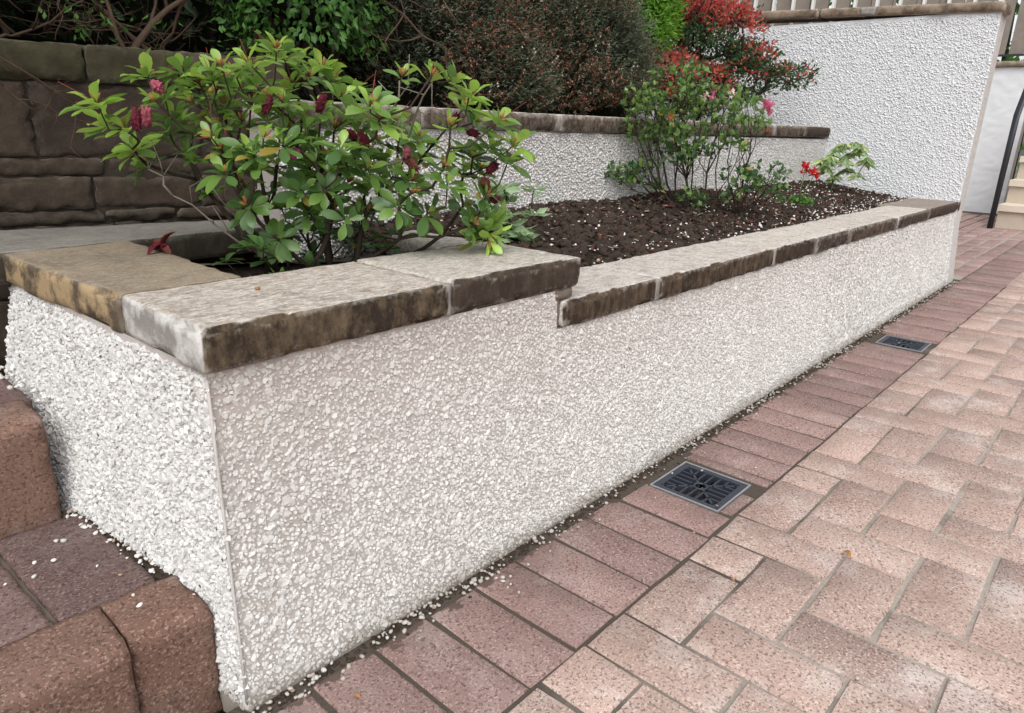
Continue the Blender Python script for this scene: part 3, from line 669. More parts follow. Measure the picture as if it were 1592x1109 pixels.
for k in range(1500):
    xx = random.uniform(.7, 3.95); yy = random.uniform(.21, .74); L = random.uniform(.006, .022); w = L*random.uniform(.2, .5); h = .0012
    T = Matrix.LocRotScale(Vector((xx, yy, z_bed(xx, yy)+random.uniform(.006, .013))), Euler((random.gauss(0, .35), random.gauss(0, .35), random.uniform(0, 6.3))), Vector((L, w, h)))
    mbk.add([(T @ Vector(q))[:] for q in ((-.5,-.5,-1),(.5,-.4,-1),(.45,.5,-1),(-.5,.4,-1),(-.5,-.5,1),(.5,-.4,1),(.45,.5,1),(-.5,.4,1))], [(3,2,1,0),(4,5,6,7),(0,1,5,4),(1,2,6,5),(2,3,7,6),(3,0,4,7)], random.choice((0, 0, 1, 1, 2)))
kind(tag(mbk.build('bark_chips', [MAT['wilted_brown'], MAT['bark'], MAT['bark_grey']]), 'brown bark and twig chips mixed into the bed compost', 'mulch'), 'stuff')
kind(tag(link('white_grit', np_mesh('white_grit', V, F, MAT['peb_loose'], True)), 'white stone chips scattered over the dark bed soil', 'grit'), 'stuff')

# loose chips and dirt along the foot of the wall, on the steps and drive
n = 820; P = np.empty((n, 3)); S = np.empty(n)
for i in range(n):
    r = random.random()
    if r < .78:
        xx = 4.1*random.random()**1.15
        while mnoise.noise(Vector((xx*9, 3, 1)))+.25*random.gauss(0, 1) < -.02: xx = 4.1*random.random()**1.15
        P[i] = (xx, -.004-abs(random.gauss(0, .016)), .0005); S[i] = random.uniform(.0016, .0046)
    elif r < .87: xx = random.uniform(.1, 4.0); P[i] = (xx, -.01-abs(random.gauss(0, .09)), .001); S[i] = random.uniform(.0014, .0034)
    elif r < .89: P[i] = (random.uniform(.3, 3.5), random.uniform(-.75, -.2), .0015); S[i] = random.uniform(.0016, .0036)
    elif r < .935:
        yy = random.uniform(.16, .42); P[i] = (xleft(yy, .14)-.003-abs(random.gauss(0, .012)), yy, .140); S[i] = random.uniform(.0014, .0042)
    elif r < .955: yy = random.uniform(.07, .40); P[i] = (xleft(yy, .14)-abs(random.gauss(.02, .05)), yy, .141 if yy > .1 else .139); S[i] = random.uniform(.002, .0045)
    else: yy = random.uniform(.48, .75); P[i] = (xleft(yy, .3)-.002-abs(random.gauss(0, .015)), yy, .300); S[i] = random.uniform(.002, .0055)
V, F = lumps(ICO1, P, np.array([0, 0, 1]), S, .75)
kind(tag(link('loose_chips', np_mesh('loose_chips', V, F, MAT['peb_loose'], True)), 'loose white dash chips along the wall foot and on the steps', 'grit'), 'stuff')
n = 2600; P = np.empty((n, 3))
for i in range(n):
    if i < 1900: xx = 4.1*random.random(); P[i] = (xx, -.002-abs(random.gauss(0, .014)), -.004)
    else:
        yy = random.uniform(.15, .42); P[i] = (xleft(yy, .14)-abs(random.gauss(0, .011)), yy, .134)
V, F = lumps(ICO1, P, np.array([0, 0, 1]), rng.uniform(.0015, .0055, n), .6)
kind(tag(link('foot_dirt', np_mesh('foot_dirt', V, F, MAT['clod'], True)), 'dark dirt gathered in the gap at the wall foot', 'dirt'), 'stuff')

# ------------------------------------------------------------------ plants: shared builders
def leaf_mesh(name, mat, width=.30, fold=.22, curl=.25, wide_at=.62, seed=0):
    rs = random.Random(seed); st = [0, .12, .32, .52, .72, .88, 1.0]; V = []; F = []
    tw = rs.uniform(-.25, .25)
    for i, t in enumerate(st):
        w = width*.5*(math.sin(math.pi*min(1, t**(math.log(.5)/math.log(wide_at))))**.75 if 0 < t < 1 else 0) + (.012 if t == 0 else 0)
        z = -curl*t*t + .05*math.sin(t*5+seed); a = tw*t
        V += [(t, w*math.cos(a), z+fold*w+w*math.sin(a)), (t, 0, z), (t, -w*math.cos(a), z+fold*w-w*math.sin(a))]
    for i in range(len(st)-1):
        b = 3*i; F += [(b, b+1, b+4, b+3), (b+1, b+2, b+5, b+4)]
    me = bpy.data.meshes.new(name); me.from_pydata(V, [], F); me.materials.append(mat)
    me.polygons.foreach_set('use_smooth', [True]*len(F)); me.update(); return me
def basis(d, up=Vector((0, 0, 1)), roll=0):
    x = Vector(d).normalized(); y = up.cross(x)
    y = y.normalized() if y.length > 1e-3 else x.orthogonal().normalized(); z = x.cross(y)
    m = Matrix((x, y, z)).transposed(); return m @ Matrix.Rotation(roll, 3, 'X')
def grow(bases, targets, wander=.10, tip=.0011, gain=.55, rmax=.011, seg=.05, direct=.175):
    """join targets to a branching skeleton rooted at bases; returns list of (points, radii)"""
    nodes = [(Vector(b), -1, 0.0) for b in bases]
    core = sum((Vector(b) for b in bases), Vector())/len(bases)
    order = sorted(range(len(targets)), key=lambda i: (Vector(targets[i])-core).length)
    tips = {}
    for ti in order:
        t = Vector(targets[ti]); dt = (t-core).length; best = None
        for i, (p, par, L) in enumerate(nodes):
            d = (p-t).length
            if (p-core).length > dt-.01 and L > 0: continue
            rise = t.z-p.z
            s = d*1.0 + direct*L + (.25 if rise < -.03 else 0)
            if best is None or s < best[0]: best = (s, i)
        i = best[1]; p = nodes[i][0]; d = (t-p).length; k = max(2, int(d/seg)); prev = i
        side = Vector((random.gauss(0, 1), random.gauss(0, 1), random.gauss(0, .5))).normalized()*d*wander
        for q in range(1, k+1):
            f = q/k; pt = p.lerp(t, f) + side*math.sin(f*math.pi) - Vector((0, 0, .10*d*math.sin(f*math.pi)))
            if q < k: pt += Vector((random.gauss(0, 1), random.gauss(0, 1), random.gauss(0, 1)))*.006
            nodes.append((pt, prev, nodes[prev][2]+(pt-nodes[prev][0]).length)); prev = len(nodes)-1
        tips[ti] = prev
    n = len(nodes); load = [0]*n
    for ti, i in tips.items():
        while i >= 0: load[i] += 1; i = nodes[i][1]
    R = [min(rmax, tip*(max(1, l)**gain)) for l in load]
    kids = [[] for _ in range(n)]
    for i, (p, par, L) in enumerate(nodes):
        if par >= 0: kids[par].append(i)
    chains = []; starts = [(b, None) for b in range(len(bases))]
    while starts:
        i, frm = starts.pop(); pts = [nodes[frm][0]] if frm is not None else []; rad = [min(R[frm], R[i]*1.15)] if frm is not None else []
        while True:
            pts.append(nodes[i][0]); rad.append(R[i])
            if not kids[i]: break
            ks = sorted(kids[i], key=lambda k: -load[k])
            for o in ks[1:]: starts.append((o, i))
            i = ks[0]
        if len(pts) > 1: chains.append((pts, rad))
    dirs = [(nodes[tips[t]][0]-nodes[nodes[tips[t]][1]][0]).normalized() for t in range(len(targets))]
    return chains, dirs
def stems(chains, mat, parent, name='branches', n=5):
    mb = MB()
    for p, r in chains: mb.tube(p, r, n)
    return mb.build(name, mat, parent, True)
def crumple(seed, L=1.0, W=.5):
    rs = random.Random(seed); v, f = ico(4); off = Vector((seed*3.1, seed*1.7, seed))
    V = []
    for p in v:
        q = Vector(p); r = .70 + .40*mnoise.noise(q*2.0+off) + .75*abs(mnoise.noise(q*3.6+off)) - .15 + .34*abs(mnoise.noise(q*9+off)) + .10*mnoise.noise(q*21+off)
        V.append((q.x*r*L*.5, q.y*r*W*.5, q.z*r*W*.5))
    return np.array(V), f
class Bag:
    """collects small faceted pieces (leaves, petals, needles) into one mesh with several materials"""
    def __init__(s): s.V = []; s.F = []; s.m = []; s.n = 0
    def quad(s, p, d, w, L, up, mi, cup=0.0, tipw=.25):
        d = d.normalized(); sd = d.cross(up); sd = sd.normalized() if sd.length > 1e-4 else d.orthogonal().normalized(); u = sd.cross(d)
        a = p; b = p + d*L*.5; c = p + d*L
        V = [a, b+sd*w*.5+u*cup*L, c, b-sd*w*.5+u*cup*L]; mid = b
        s.V += [q[:] for q in V] + [mid[:]]; b0 = s.n; s.F += [(b0, b0+1, b0+4), (b0+1, b0+2, b0+4), (b0+2, b0+3, b0+4), (b0+3, b0, b0+4)]; s.m += [mi]*4; s.n += 5
    def needle(s, p, d, w, L, mi):
        sd = d.orthogonal().normalized()*w*.5; b0 = s.n; s.V += [(p-sd)[:], (p+sd)[:], (p+d*L)[:]]; s.F.append((b0, b0+1, b0+2)); s.m.append(mi); s.n += 3
    def build(s, name, mats, parent, smooth=False):
        return kind(link(name, np_mesh(name, np.array(s.V), np.array(s.F), mats, smooth, s.m), parent), 'stuff')
def rv(s=1.0): return Vector((random.gauss(0, s), random.gauss(0, s), random.gauss(0, s)))

# ------------------------------------------------------------------ the near azalea in the box
ROS = [(0.095, 0.504, 0.741, 1.3), (0.128, 0.496, 0.705, 1.35), (0.152, 0.539, 0.673, 1.2), (0.149, 0.634, 0.71, 1.25), (0.169, 0.487, 0.787, 1.1), (0.217, 0.47, 0.793, 1.0), (0.167, 0.461, 0.744, 1.0), (0.25, 0.602, 0.721, 1.0), (0.231, 0.586, 0.759, 0.9), (0.228, 0.444, 0.776, 0.9), (0.244, 0.432, 0.786, 1.0), (0.263, 0.549, 0.748, 0.8), (0.237, 0.599, 0.699, 1.0), (0.18, 0.57, 0.647, 0.9), (0.288, 0.524, 0.76, 0.9), (0.255, 0.49, 0.723, 0.8), (0.241, 0.391, 0.799, 1.0), (0.295, 0.455, 0.795, 1.0), (0.264, 0.348, 0.804, 1.0), (0.386, 0.551, 0.787, 1.1), (0.348, 0.551, 0.774, 1.0), (0.372, 0.433, 0.827, 1.2), (0.328, 0.378, 0.831, 1.0), (0.444, 0.507, 0.823, 0.9), (0.386, 0.432, 0.783, 1.2), (0.479, 0.477, 0.818, 1.2), (0.489, 0.461, 0.798, 1.0), (0.402, 0.402, 0.796, 0.9), (0.331, 0.414, 0.757, 1.0), (0.294, 0.497, 0.745, 0.9), (0.307, 0.434, 0.746, 0.9), (0.312, 0.343, 0.751, 1.0), (0.412, 0.329, 0.766, 1.0), (0.516, 0.432, 0.782, 0.9), (0.408, 0.246, 0.751, 1.1), (0.421, 0.239, 0.732, 1.2), (0.477, 0.395, 0.736, 1.0), (0.381, 0.34, 0.744, 1.0), (0.392, 0.416, 0.733, 1.0), (0.516, 0.321, 0.728, 1.0), (0.506, 0.284, 0.801, 0.85), (0.472, 0.172, 0.796, 0.8), (0.503, 0.154, 0.793, 1.0), (0.534, 0.149, 0.771, 1.2), (0.581, 0.208, 0.755, 1.1), (0.577, 0.176, 0.732, 1.0), (0.556, 0.103, 0.733, 1.1), (0.502, 0.159, 0.723, 0.7), (0.644, 0.146, 0.696, 1.5), (0.6, 0.119, 0.671, 1.0), (0.586, 0.152, 0.691, 0.9), (0.589, 0.194, 0.673, 1.0), (0.63, 0.218, 0.648, 0.9), (0.605, 0.234, 0.642, 1.0), (0.5, 0.172, 0.659, 0.9), (0.515, 0.254, 0.702, 1.0), (0.537, 0.272, 0.664, 1.0), (0.56, 0.343, 0.671, 0.9), (0.563, 0.406, 0.656, 1.0), (0.481, 0.284, 0.637, 1.1), (0.426, 0.284, 0.649, 1.1), (0.439, 0.359, 0.622, 1.0), (0.357, 0.307, 0.618, 1.0), (0.374, 0.377, 0.649, 1.0), (0.434, 0.531, 0.615, 1.1), (0.385, 0.354, 0.672, 1.0), (0.362, 0.263, 0.686, 1.0), (0.292, 0.317, 0.689, 0.9), (0.331, 0.334, 0.612, 1.1), (0.373, 0.51, 0.595, 0.9), (0.252, 0.369, 0.592, 0.9), (0.223, 0.376, 0.643, 1.0), (0.346, 0.59, 0.643, 0.9), (0.284, 0.445, 0.621, 0.8), (0.235, 0.404, 0.675, 0.8), (0.256, 0.343, 0.673, 0.9), (0.269, 0.334, 0.697, 0.8), (0.414, 0.283, 0.685, 1.0), (0.524, 0.383, 0.693, 0.9), (0.483, 0.235, 0.634, 1.0), (0.499, 0.212, 0.581, 1.1), (0.486, 0.149, 0.635, 1.0), (0.601, 0.18, 0.572, 1.1), (0.567, 0.17, 0.561, 1.0), (0.614, 0.175, 0.541, 1.35), (0.598, 0.160, 0.530, 1.32), (0.634, 0.196, 0.535, 1.3), (0.619, 0.248, 0.582, 1.0), (0.587, 0.159, 0.609, 0.9), (0.452, 0.232, 0.593, 0.9), (0.469, 0.346, 0.57, 0.8), (0.364, 0.256, 0.575, 0.8), (0.356, 0.357, 0.576, 0.9), (0.296, 0.363, 0.537, 0.9), (0.274, 0.423, 0.575, 0.8), (0.409, 0.359, 0.584, 0.8), (0.505, 0.335, 0.604, 0.9), (0.21, 0.382, 0.695, 0.8), (0.271, 0.577, 0.7, 0.9), (0.392, 0.536, 0.726, 0.9), (0.357, 0.565, 0.719, 0.9), (0.25, 0.438, 0.709, 0.9), (0.457, 0.417, 0.713, 0.9), (0.515, 0.429, 0.708, 0.9), (0.415, 0.438, 0.696, 0.9), (0.413, 0.495, 0.711, 0.9), (0.533, 0.329, 0.7, 0.9), (0.509, 0.385, 0.67, 0.9), (0.371, 0.478, 0.644, 0.8), (0.411, 0.318, 0.658, 0.9), (0.475, 0.493, 0.623, 0.9), (0.575, 0.444, 0.611, 0.9), (0.469, 0.219, 0.615, 0.8), (0.403, 0.553, 0.662, 0.8), (0.551, 0.212, 0.677, 0.8), (0.542, 0.26, 0.681, 0.8)]
FLO = [(0.153, 0.421, 0.766), (0.124, 0.438, 0.72), (0.136, 0.431, 0.723), (0.312, 0.325, 0.674), (0.394, 0.275, 0.704), (0.409, 0.266, 0.7), (0.469, 0.23, 0.681), (0.354, 0.299, 0.753), (0.54, 0.187, 0.734), (0.566, 0.172, 0.714), (0.596, 0.153, 0.656), (0.587, 0.159, 0.631), (0.602, 0.15, 0.603), (0.284, 0.342, 0.745), (0.476, 0.226, 0.662)]
az = thing('azalea_shrub', 'leggy azalea with glossy green rosettes and wilted dark red flowers in the raised box', 'shrub', (0, 0, 0))
bases = [(.335, .50, .39), (.37, .45, .39), (.40, .52, .39), (.44, .44, .39), (.47, .50, .39), (.41, .40, .39), (.505, .46, .39)]
T = [r[:3] for r in ROS]
extra = [(random.uniform(.24, .58), random.uniform(.30, .58), random.uniform(.47, .74)) for _ in range(84)]
chains, dirs = grow(bases, T + extra, .09, .0013, .46, .0085, direct=.6)
stems(chains, MAT['bark'], az, 'branches', 6)
for p0, p1 in (((.50, .30, .70), (.502, .286, .795)), ((.51, .29, .69), (.478, .175, .79)), ((.46, .28, .655), (.56, .26, .70)), ((.30, .46, .50), (.19, .50, .60)), ((.19, .50, .60), (.165, .52, .655)), ((.30, .46, .52), (.22, .42, .62))):
    mb = MB(); p0, p1 = Vector(p0), Vector(p1); pts = [p0.lerp(p1, f)+rv(.004)*(0 < f < 1) for f in (0, .25, .5, .75, 1)]; mb.tube(pts, [.0022, .002, .0017, .0014, .0011], 5)
    for k in range(3):
        q = pts[1+k]; mb.tube([q, q+rv(.012)+Vector((0, 0, .012)), q+rv(.018)+Vector((0, 0, .035))], [.0012, .001, .0007], 4)
    mb.build('bare_twig', MAT['bark_grey'], az, True)
LM = {c: [leaf_mesh('leaf', MAT[m], w, f, cu, .64, i*3+j) for j, (w, f, cu) in enumerate([(.43, .32, .12), (.47, .22, .26), (.40, .42, .02), (.48, .2, .38), (.44, .34, .18)])] for i, (c, m) in enumerate([('y', 'leaf_young'), ('m', 'leaf_mid'), ('o', 'leaf_old')])}
leaves = []; budb = MB(); fil = MB(); ctr = Vector((.38, .42, .58))
for ri, r in enumerate(ROS):
    p = Vector(r[:3]); s = r[3]; out = (p-ctr); axd = (dirs[ri]*.5 + out.normalized()*.45 + Vector((0, 0, .75))).normalized()
    if s >= 1.3 and p.z < .56: axd = Vector((.25, -.3, -.55)).normalized()
    if p.z < .62: axd = (axd + Vector((0, -.2, -.35))).normalized()
    nl = random.randint(10, 14) if s > .85 else random.randint(6, 8)
    B = basis(axd, Vector((0.1, 1, .05))); ph = random.random()*6.28
    top = p.z > .70
    for k in range(nl):
        a = ph + k*2.4; inner = k >= nl-3
        elv = random.uniform(.75, 1.15) if inner else random.uniform(.05, .55)
        if p.z < .6 and not inner: elv -= .35
        d = B @ Vector((math.sin(elv), math.cos(elv)*math.cos(a), math.cos(elv)*math.sin(a)))
        L = (.35+.65*s)*random.uniform(.032, .048)*(.74 if inner else 1)
        cl_ = ('y' if random.random() < .85 else 'm') if (s >= 1.2 or (inner and p.z > .62)) else ('m' if random.random() < (.72 if top else .45) else ('y' if top and random.random() < .5 else 'o'))
        upv = axd if abs(d.dot(axd)) < .95 else Vector((0, 0, 1))
        Mx = Matrix.Translation(p - axd*.006*(k < nl-3) + d*.003) @ (basis(d, upv, random.uniform(-.35, .35)).to_4x4()) @ Matrix.Scale(L, 4)
        leaves.append((L*L, Mx, random.choice(LM[cl_]), cl_))
    if top or random.random() < .5:
        for q in range(random.randint(3, 6)):
            d = (axd + rv(.45)).normalized(); b0 = p+axd*.002; budb.tube([b0, b0+d*.008, b0+d*random.uniform(.012, .019)], [.0017, .0028, .0008], 5)
    if random.random() < (.62 if top else .15):
        for q in range(random.randint(1, 2)):
            d = (axd + rv(.5)).normalized(); L = random.uniform(.02, .05); b = rv(.007); fil.tube([p, p+d*L*.5+b, p+d*L+b*2.2], [.0006, .00055, .0005], 3)
for e in extra:
    p = Vector(e)
    for k in range(8): 
        d = rv(1); d.z = abs(d.z)*.6; d.normalize(); L = random.uniform(.024, .038); leaves.append((L*L, Matrix.Translation(p) @ basis(d, Vector((0, 0, 1)), random.uniform(-.4, .4)).to_4x4() @ Matrix.Scale(L, 4), random.choice(LM['o' if p.z < .56 else 'm']), 'o' if p.z < .56 else 'm'))
order = sorted(leaves, key=lambda t: -(t[0]/max(.2, (np.linalg.norm(np.array(t[1].translation)-cl)))**2))
for _, Mx, me, c_ in order[:300]:
    o = link('leaf', me, az); o.matrix_world = Mx
V = []; F = []; mi = []; nv = 0
for _, Mx, me, c_ in order[300:]:
    V += [(Mx @ v.co)[:] for v in me.vertices]; F += [[nv+i for i in q.vertices] for q in me.polygons]; mi += ['ymo'.index(c_)]*len(me.polygons); nv += len(me.vertices)
kind(link('foliage', np_mesh('foliage', V, F, [MAT['leaf_young'], MAT['leaf_mid'], MAT['leaf_old']], True, mi), az), 'stuff')
kind(budb.build('spent_buds', MAT['bud'], az, True), 'stuff'); kind(fil.build('filaments', MAT['filament'], az, True), 'stuff')
def flower(i, p, L, W, mat, parent=az):
    v, f = crumple(i+1, L, W); R = np.array(Euler((random.uniform(-1, 1), random.uniform(-.6, .6)+(.9 if i % 3 else 0), random.uniform(0, 6))).to_matrix()); 
    o = link('wilted_flower', np_mesh('wilted_flower', v @ R.T, f, mat, True), parent); o.location = p; return o
for i, p in enumerate(FLO):
    flower(i, p, random.uniform(.026, .040), random.uniform(.013, .019), MAT[('wilted_pink', 'wilted', 'wilted_pink', 'wilted_pink', 'wilted', 'wilted', 'wilted_pink', 'wilted', 'wilted', 'wilted', 'wilted', 'wilted_brown', 'wilted', 'wilted', 'wilted_brown')[i]])
for i, p in enumerate(((.46, .40, .425), (.36, .33, .425), (.52, .38, .43), (.33, .45, .43))): flower(40+i, p, .05, .022, MAT['wilted_brown' if i % 2 else 'wilted'])
bag = Bag()     # leaf litter at its foot
for k in range(90):
    xx, yy = random.uniform(.2, .57), random.uniform(.29, .68); bag.quad(Vector((xx, yy, z_hole(xx, yy)+.006+random.random()*.01)), Vector((random.gauss(0, 1), random.gauss(0, 1), .2)), .010, .028, Vector((0, 0, 1)), random.choice((0, 0, 1)), .15)
kind(tag(bag.build('leaf_litter', [MAT['wilted_brown'], MAT['dead_leaf']], None), 'brown fallen leaves on the soil under the near azalea', 'leaf litter'), 'stuff')

# ------------------------------------------------------------------ the smaller azalea in the long bed
az2 = thing('azalea_shrub', 'smaller twiggy azalea with pink blooms standing in the long bed', 'shrub', (0, 0, 0))
bc = Vector((2.10, .585, .445)); rt = Vector((.669, -.743, 0)); fw = Vector((.743, .669, 0))
def at2(u, w, z): return bc + rt*u + fw*w + Vector((0, 0, z))
T2 = []; big2 = []
for k in range(210):       # crown
    a = random.uniform(0, 6.28); r = math.sqrt(random.random()); u = .25*r*math.cos(a)-.01; z = .31+.125*r*math.sin(a)
    T2.append(at2(u, random.uniform(-.17, .08), z))
for k in range(26): T2.append(at2(random.gauss(-.03, .075), random.uniform(-.12, .06), random.uniform(.42, .50)))
for k in range(36): T2.append(at2(random.uniform(-.34, -.15), random.uniform(-.12, .02), random.uniform(.10, .17)))
for k in range(8): T2.append(at2(random.uniform(-.27, -.14), random.uniform(-.1, .05), random.uniform(.36, .44)))
for k in range(40): T2.append(at2(random.uniform(.14, .33), random.uniform(-.15, .0), random.uniform(.09, .17)))
for k in range(16): T2.append(at2(random.uniform(-.2, .2), random.uniform(-.15, .02), random.uniform(.04, .10)))
b2 = [at2(random.gauss(0, .065), random.gauss(-.02, .035), -.03) for _ in range(15)]
ch, d2 = grow(b2, T2, .09, .0010, .42, .0044, .05, direct=.85); stems(ch, MAT['bark'], az2, 'branches', 5)
bag = Bag()
for t in T2:
    for q in range(random.randint(1, 3)):
        p = Vector(t) + rv(.013); ax = (Vector((0, 0, .8)) + rv(.4)).normalized()
        for k in range(random.randint(4, 6)):
            d = (rv(1) + ax*.7).normalized(); L = random.uniform(.014, .025); L *= 1.18; bag.quad(p, d, L*.6, L, ax, 0 if random.random() < (.8 if t.z > .70 else .4) else 1, .06)
bag.build('foliage', [MAT['shrub_leaf'], MAT['shrub_leaf_dark']], az2)
def bloom(p, n, L, mat, parent, name='flower'):
    b = Bag()
    for k in range(n): b.quad(Vector(p)+rv(L*.25), (rv(1)+Vector((0, 0, .3))).normalized(), L*.7, L, Vector((.1, .1, 1)), 0, .12)
    o = link(name, np_mesh(name, np.array(b.V), np.array(b.F), mat, False), parent); return o
bloom(at2(.222, -.12, .375), 26, .026, MAT['pink'], az2); bloom(at2(-.005, -.15, .40), 12, .018, MAT['pale_pink'], az2); bloom(at2(.02, -.15, .405), 10, .016, MAT['pink'], az2)
bloom(at2(.10, -.1, .41), 10, .02, MAT['pale_pink'], az2); bloom(at2(-.11, -.14, .33), 10, .016, MAT['rb_orange'], az2); bloom(at2(.24, -.1, .29), 8, .016, MAT['rb_orange'], az2)

# ------------------------------------------------------------------ small plants of the bed
def tuft(name, label, cat_, base, tg, mat, L, w, n, droop, barkm, up=.5, tip=.0016):
    t = thing(name, label, cat_, (0, 0, 0)); bs = [Vector(base)+Vector((random.gauss(0, .02), random.gauss(0, .02), -.02)) for _ in range(4)]
    ch, dd = grow(bs, tg, .08, tip, .5, .006, .04); stems(ch, barkm, t, 'stems', 5); bag = Bag()
    for q in tg:
        q = Vector(q); ph = random.random()*6
        for k in range(n):
            a = ph+k*2.4; d = Vector((math.cos(a), math.sin(a), random.uniform(droop-.3, droop+.5)*1.0)); LL = L*random.uniform(.7, 1.15); bag.quad(q+rv(.004), d, LL*w, LL, Vector((0, 0, .6))+rv(.6), 0 if random.random() < .8 else 1, -.05)
    bag.build('foliage', [mat, MAT['sage_leaf']], t); return t
pb_ = Vector((1.03, .49, .43))
tuft('pieris_plant', 'pale sage green leafy plant tucked behind the raised box corner', 'plant', pb_, [pb_+rt*random.uniform(-.07, .075)+fw*random.uniform(-.05, .05)+Vector((0, 0, random.uniform(.0, .155))) for _ in range(34)], MAT['sage_leaf'], .046, .40, 10, .1, MAT['bark'])
rb_ = Vector((3.60, .53, .445))
tuft('rhododendron_plant', 'small pale yellow green rhododendron standing against the tall white wall', 'plant', rb_, [rb_+rt*u+fw*random.uniform(-.05, .05)+Vector((0, 0, z)) for u, z in ((-.10, .16), (-.07, .19), (-.02, .21), (.03, .25), (.07, .26), (.10, .22), (.12, .17), (.02, .17), (.06, .13), (-.04, .12), (.09, .11), (0, .09), (-.08, .14), (.05, .20), (.0, .23), (.085, .24), (-.03, .17), (.11, .19))], MAT['pale_leaf'], .058, .34, 17, -.75, MAT['leaf_old'], tip=.002)
gb = Vector((2.86, .44, .435)); ger = thing('geranium_plant', 'low frilly green plant holding two bright red flowers', 'flower', (0, 0, 0))
bag = Bag()
for k in range(260):
    a = random.random()*6.28; r = .06*math.sqrt(random.random()); p = gb + Vector((math.cos(a)*r, math.sin(a)*r, random.uniform(0, .055)*(1-r/.09))); bag.quad(p, rv(1), .014, .018, Vector((0, 0, 1)), 0, .1)
bag.build('foliage', MAT['frilly_leaf'], ger)
mb = MB(); f1 = gb+rt*.005+Vector((0, 0, .155)); f2 = gb+rt*.04+fw*-.02+Vector((0, 0, .135))
for f_ in (f1, f2): mb.tube([gb, gb.lerp(f_, .5)+rv(.004), f_], [.002, .0017, .0015], 5)
mb.build('flower_stalks', MAT['shrub_leaf'], ger, True); bloom(f1, 20, .027, MAT['red'], ger); bloom(f2, 22, .028, MAT['red'], ger)

# ------------------------------------------------------------------ terrace shrubs
def core(c, rad, parent, name='shade_core', mat=None, k=.8, minz=.74):  # solid dark lump that paints the shaded inside of a shrub
    v, f = ico(4); out = []
    for p in v:
        q = Vector(p); r = k*(1 + .25*mnoise.noise(q*3+Vector(c)) + .14*mnoise.noise(q*9+Vector(c)))
        out.append((c[0]+q.x*rad[0]*r, c[1]+q.y*rad[1]*r, max(minz, c[2]+q.z*rad[2]*r)))
    return link(name, np_mesh(name, np.array(out), f, mat or MAT['core'], True), parent)
def heather(label, c, rad, n, white=0.0, fl=.5):
    t = thing('heather_shrub', label, 'shrub', (0, 0, 0)); c = Vector(c); bag = Bag(); mb = MB()
    for k in range(40):
        a = random.random()*6.28; e = random.uniform(.1, 1.4); d = Vector((math.cos(a)*math.cos(e)*rad[0], math.sin(a)*math.cos(e)*rad[1], math.sin(e)*rad[2])); b0 = Vector((c.x, c.y, .75))+Vector((random.gauss(0, .06), random.gauss(0, .06), 0))
        mb.tube([b0, b0.lerp(c+d, .5)+rv(.03), c+d*.92], [.007, .005, .002], 4)
    for k in range(n):
        a = random.random()*6.28; e = math.asin(random.uniform(-.45, 1)); rr_ = random.uniform(.72, 1.0)**.7 + .20*mnoise.noise(Vector((a*2.2, e*3.0, c.x*5))) + .05*random.gauss(0, 1)
        d = Vector((math.cos(a)*math.cos(e), math.sin(a)*math.cos(e), math.sin(e))); p = c + Vector((d.x*rad[0], d.y*rad[1], d.z*rad[2]))*rr_
        if p.z < .755 or p.y < .80: continue
        ax = (d*.7 + Vector((0, 0, .75)) + rv(.25)).normalized(); L = random.uniform(.05, .10)
        patch = mnoise.noise(p*4.0+Vector((0, 0, c.x)))
        isf = random.random() < fl*(.5+1.3*patch)
        for q in range(13):
            f_ = q/12; pp = p + ax*L*f_; nd = (ax*.9 + rv(.75)).normalized(); bag.needle(pp, nd, .0048, random.uniform(.012, .021), 0)
        if isf:
            wm = 2 if random.random() < white else 1
            for q in range(9): pp = p + ax*L*random.uniform(.45, 1.0)+rv(.003); bag.quad(pp, (ax*.3+rv(.8)).normalized(), .006, random.uniform(.007, .011), Vector((0, 0, 1)), wm, .1)
    core(c, rad, t)
    bag.build('foliage', [MAT['heather'], MAT['heather_fl'], MAT['heather_wh']], t); mb.build('branches', MAT['bark'], t, True); return t
heather('big dark heather with sparse russet tips behind the left half of the terrace coping', (1.58, 1.38, .98), (.60, .42, .42), 7500, .08, .50)
heather('heather covered in russet dead blooms, next to the bright green conifer', (2.02, 1.18, .93), (.44, .34, .36), 6800, .12, .95)
heather('small low heather mound with pinkish brown tips in front of the big dark one', (1.50, .985, .83), (.17, .13, .17), 1300, .05, .75)
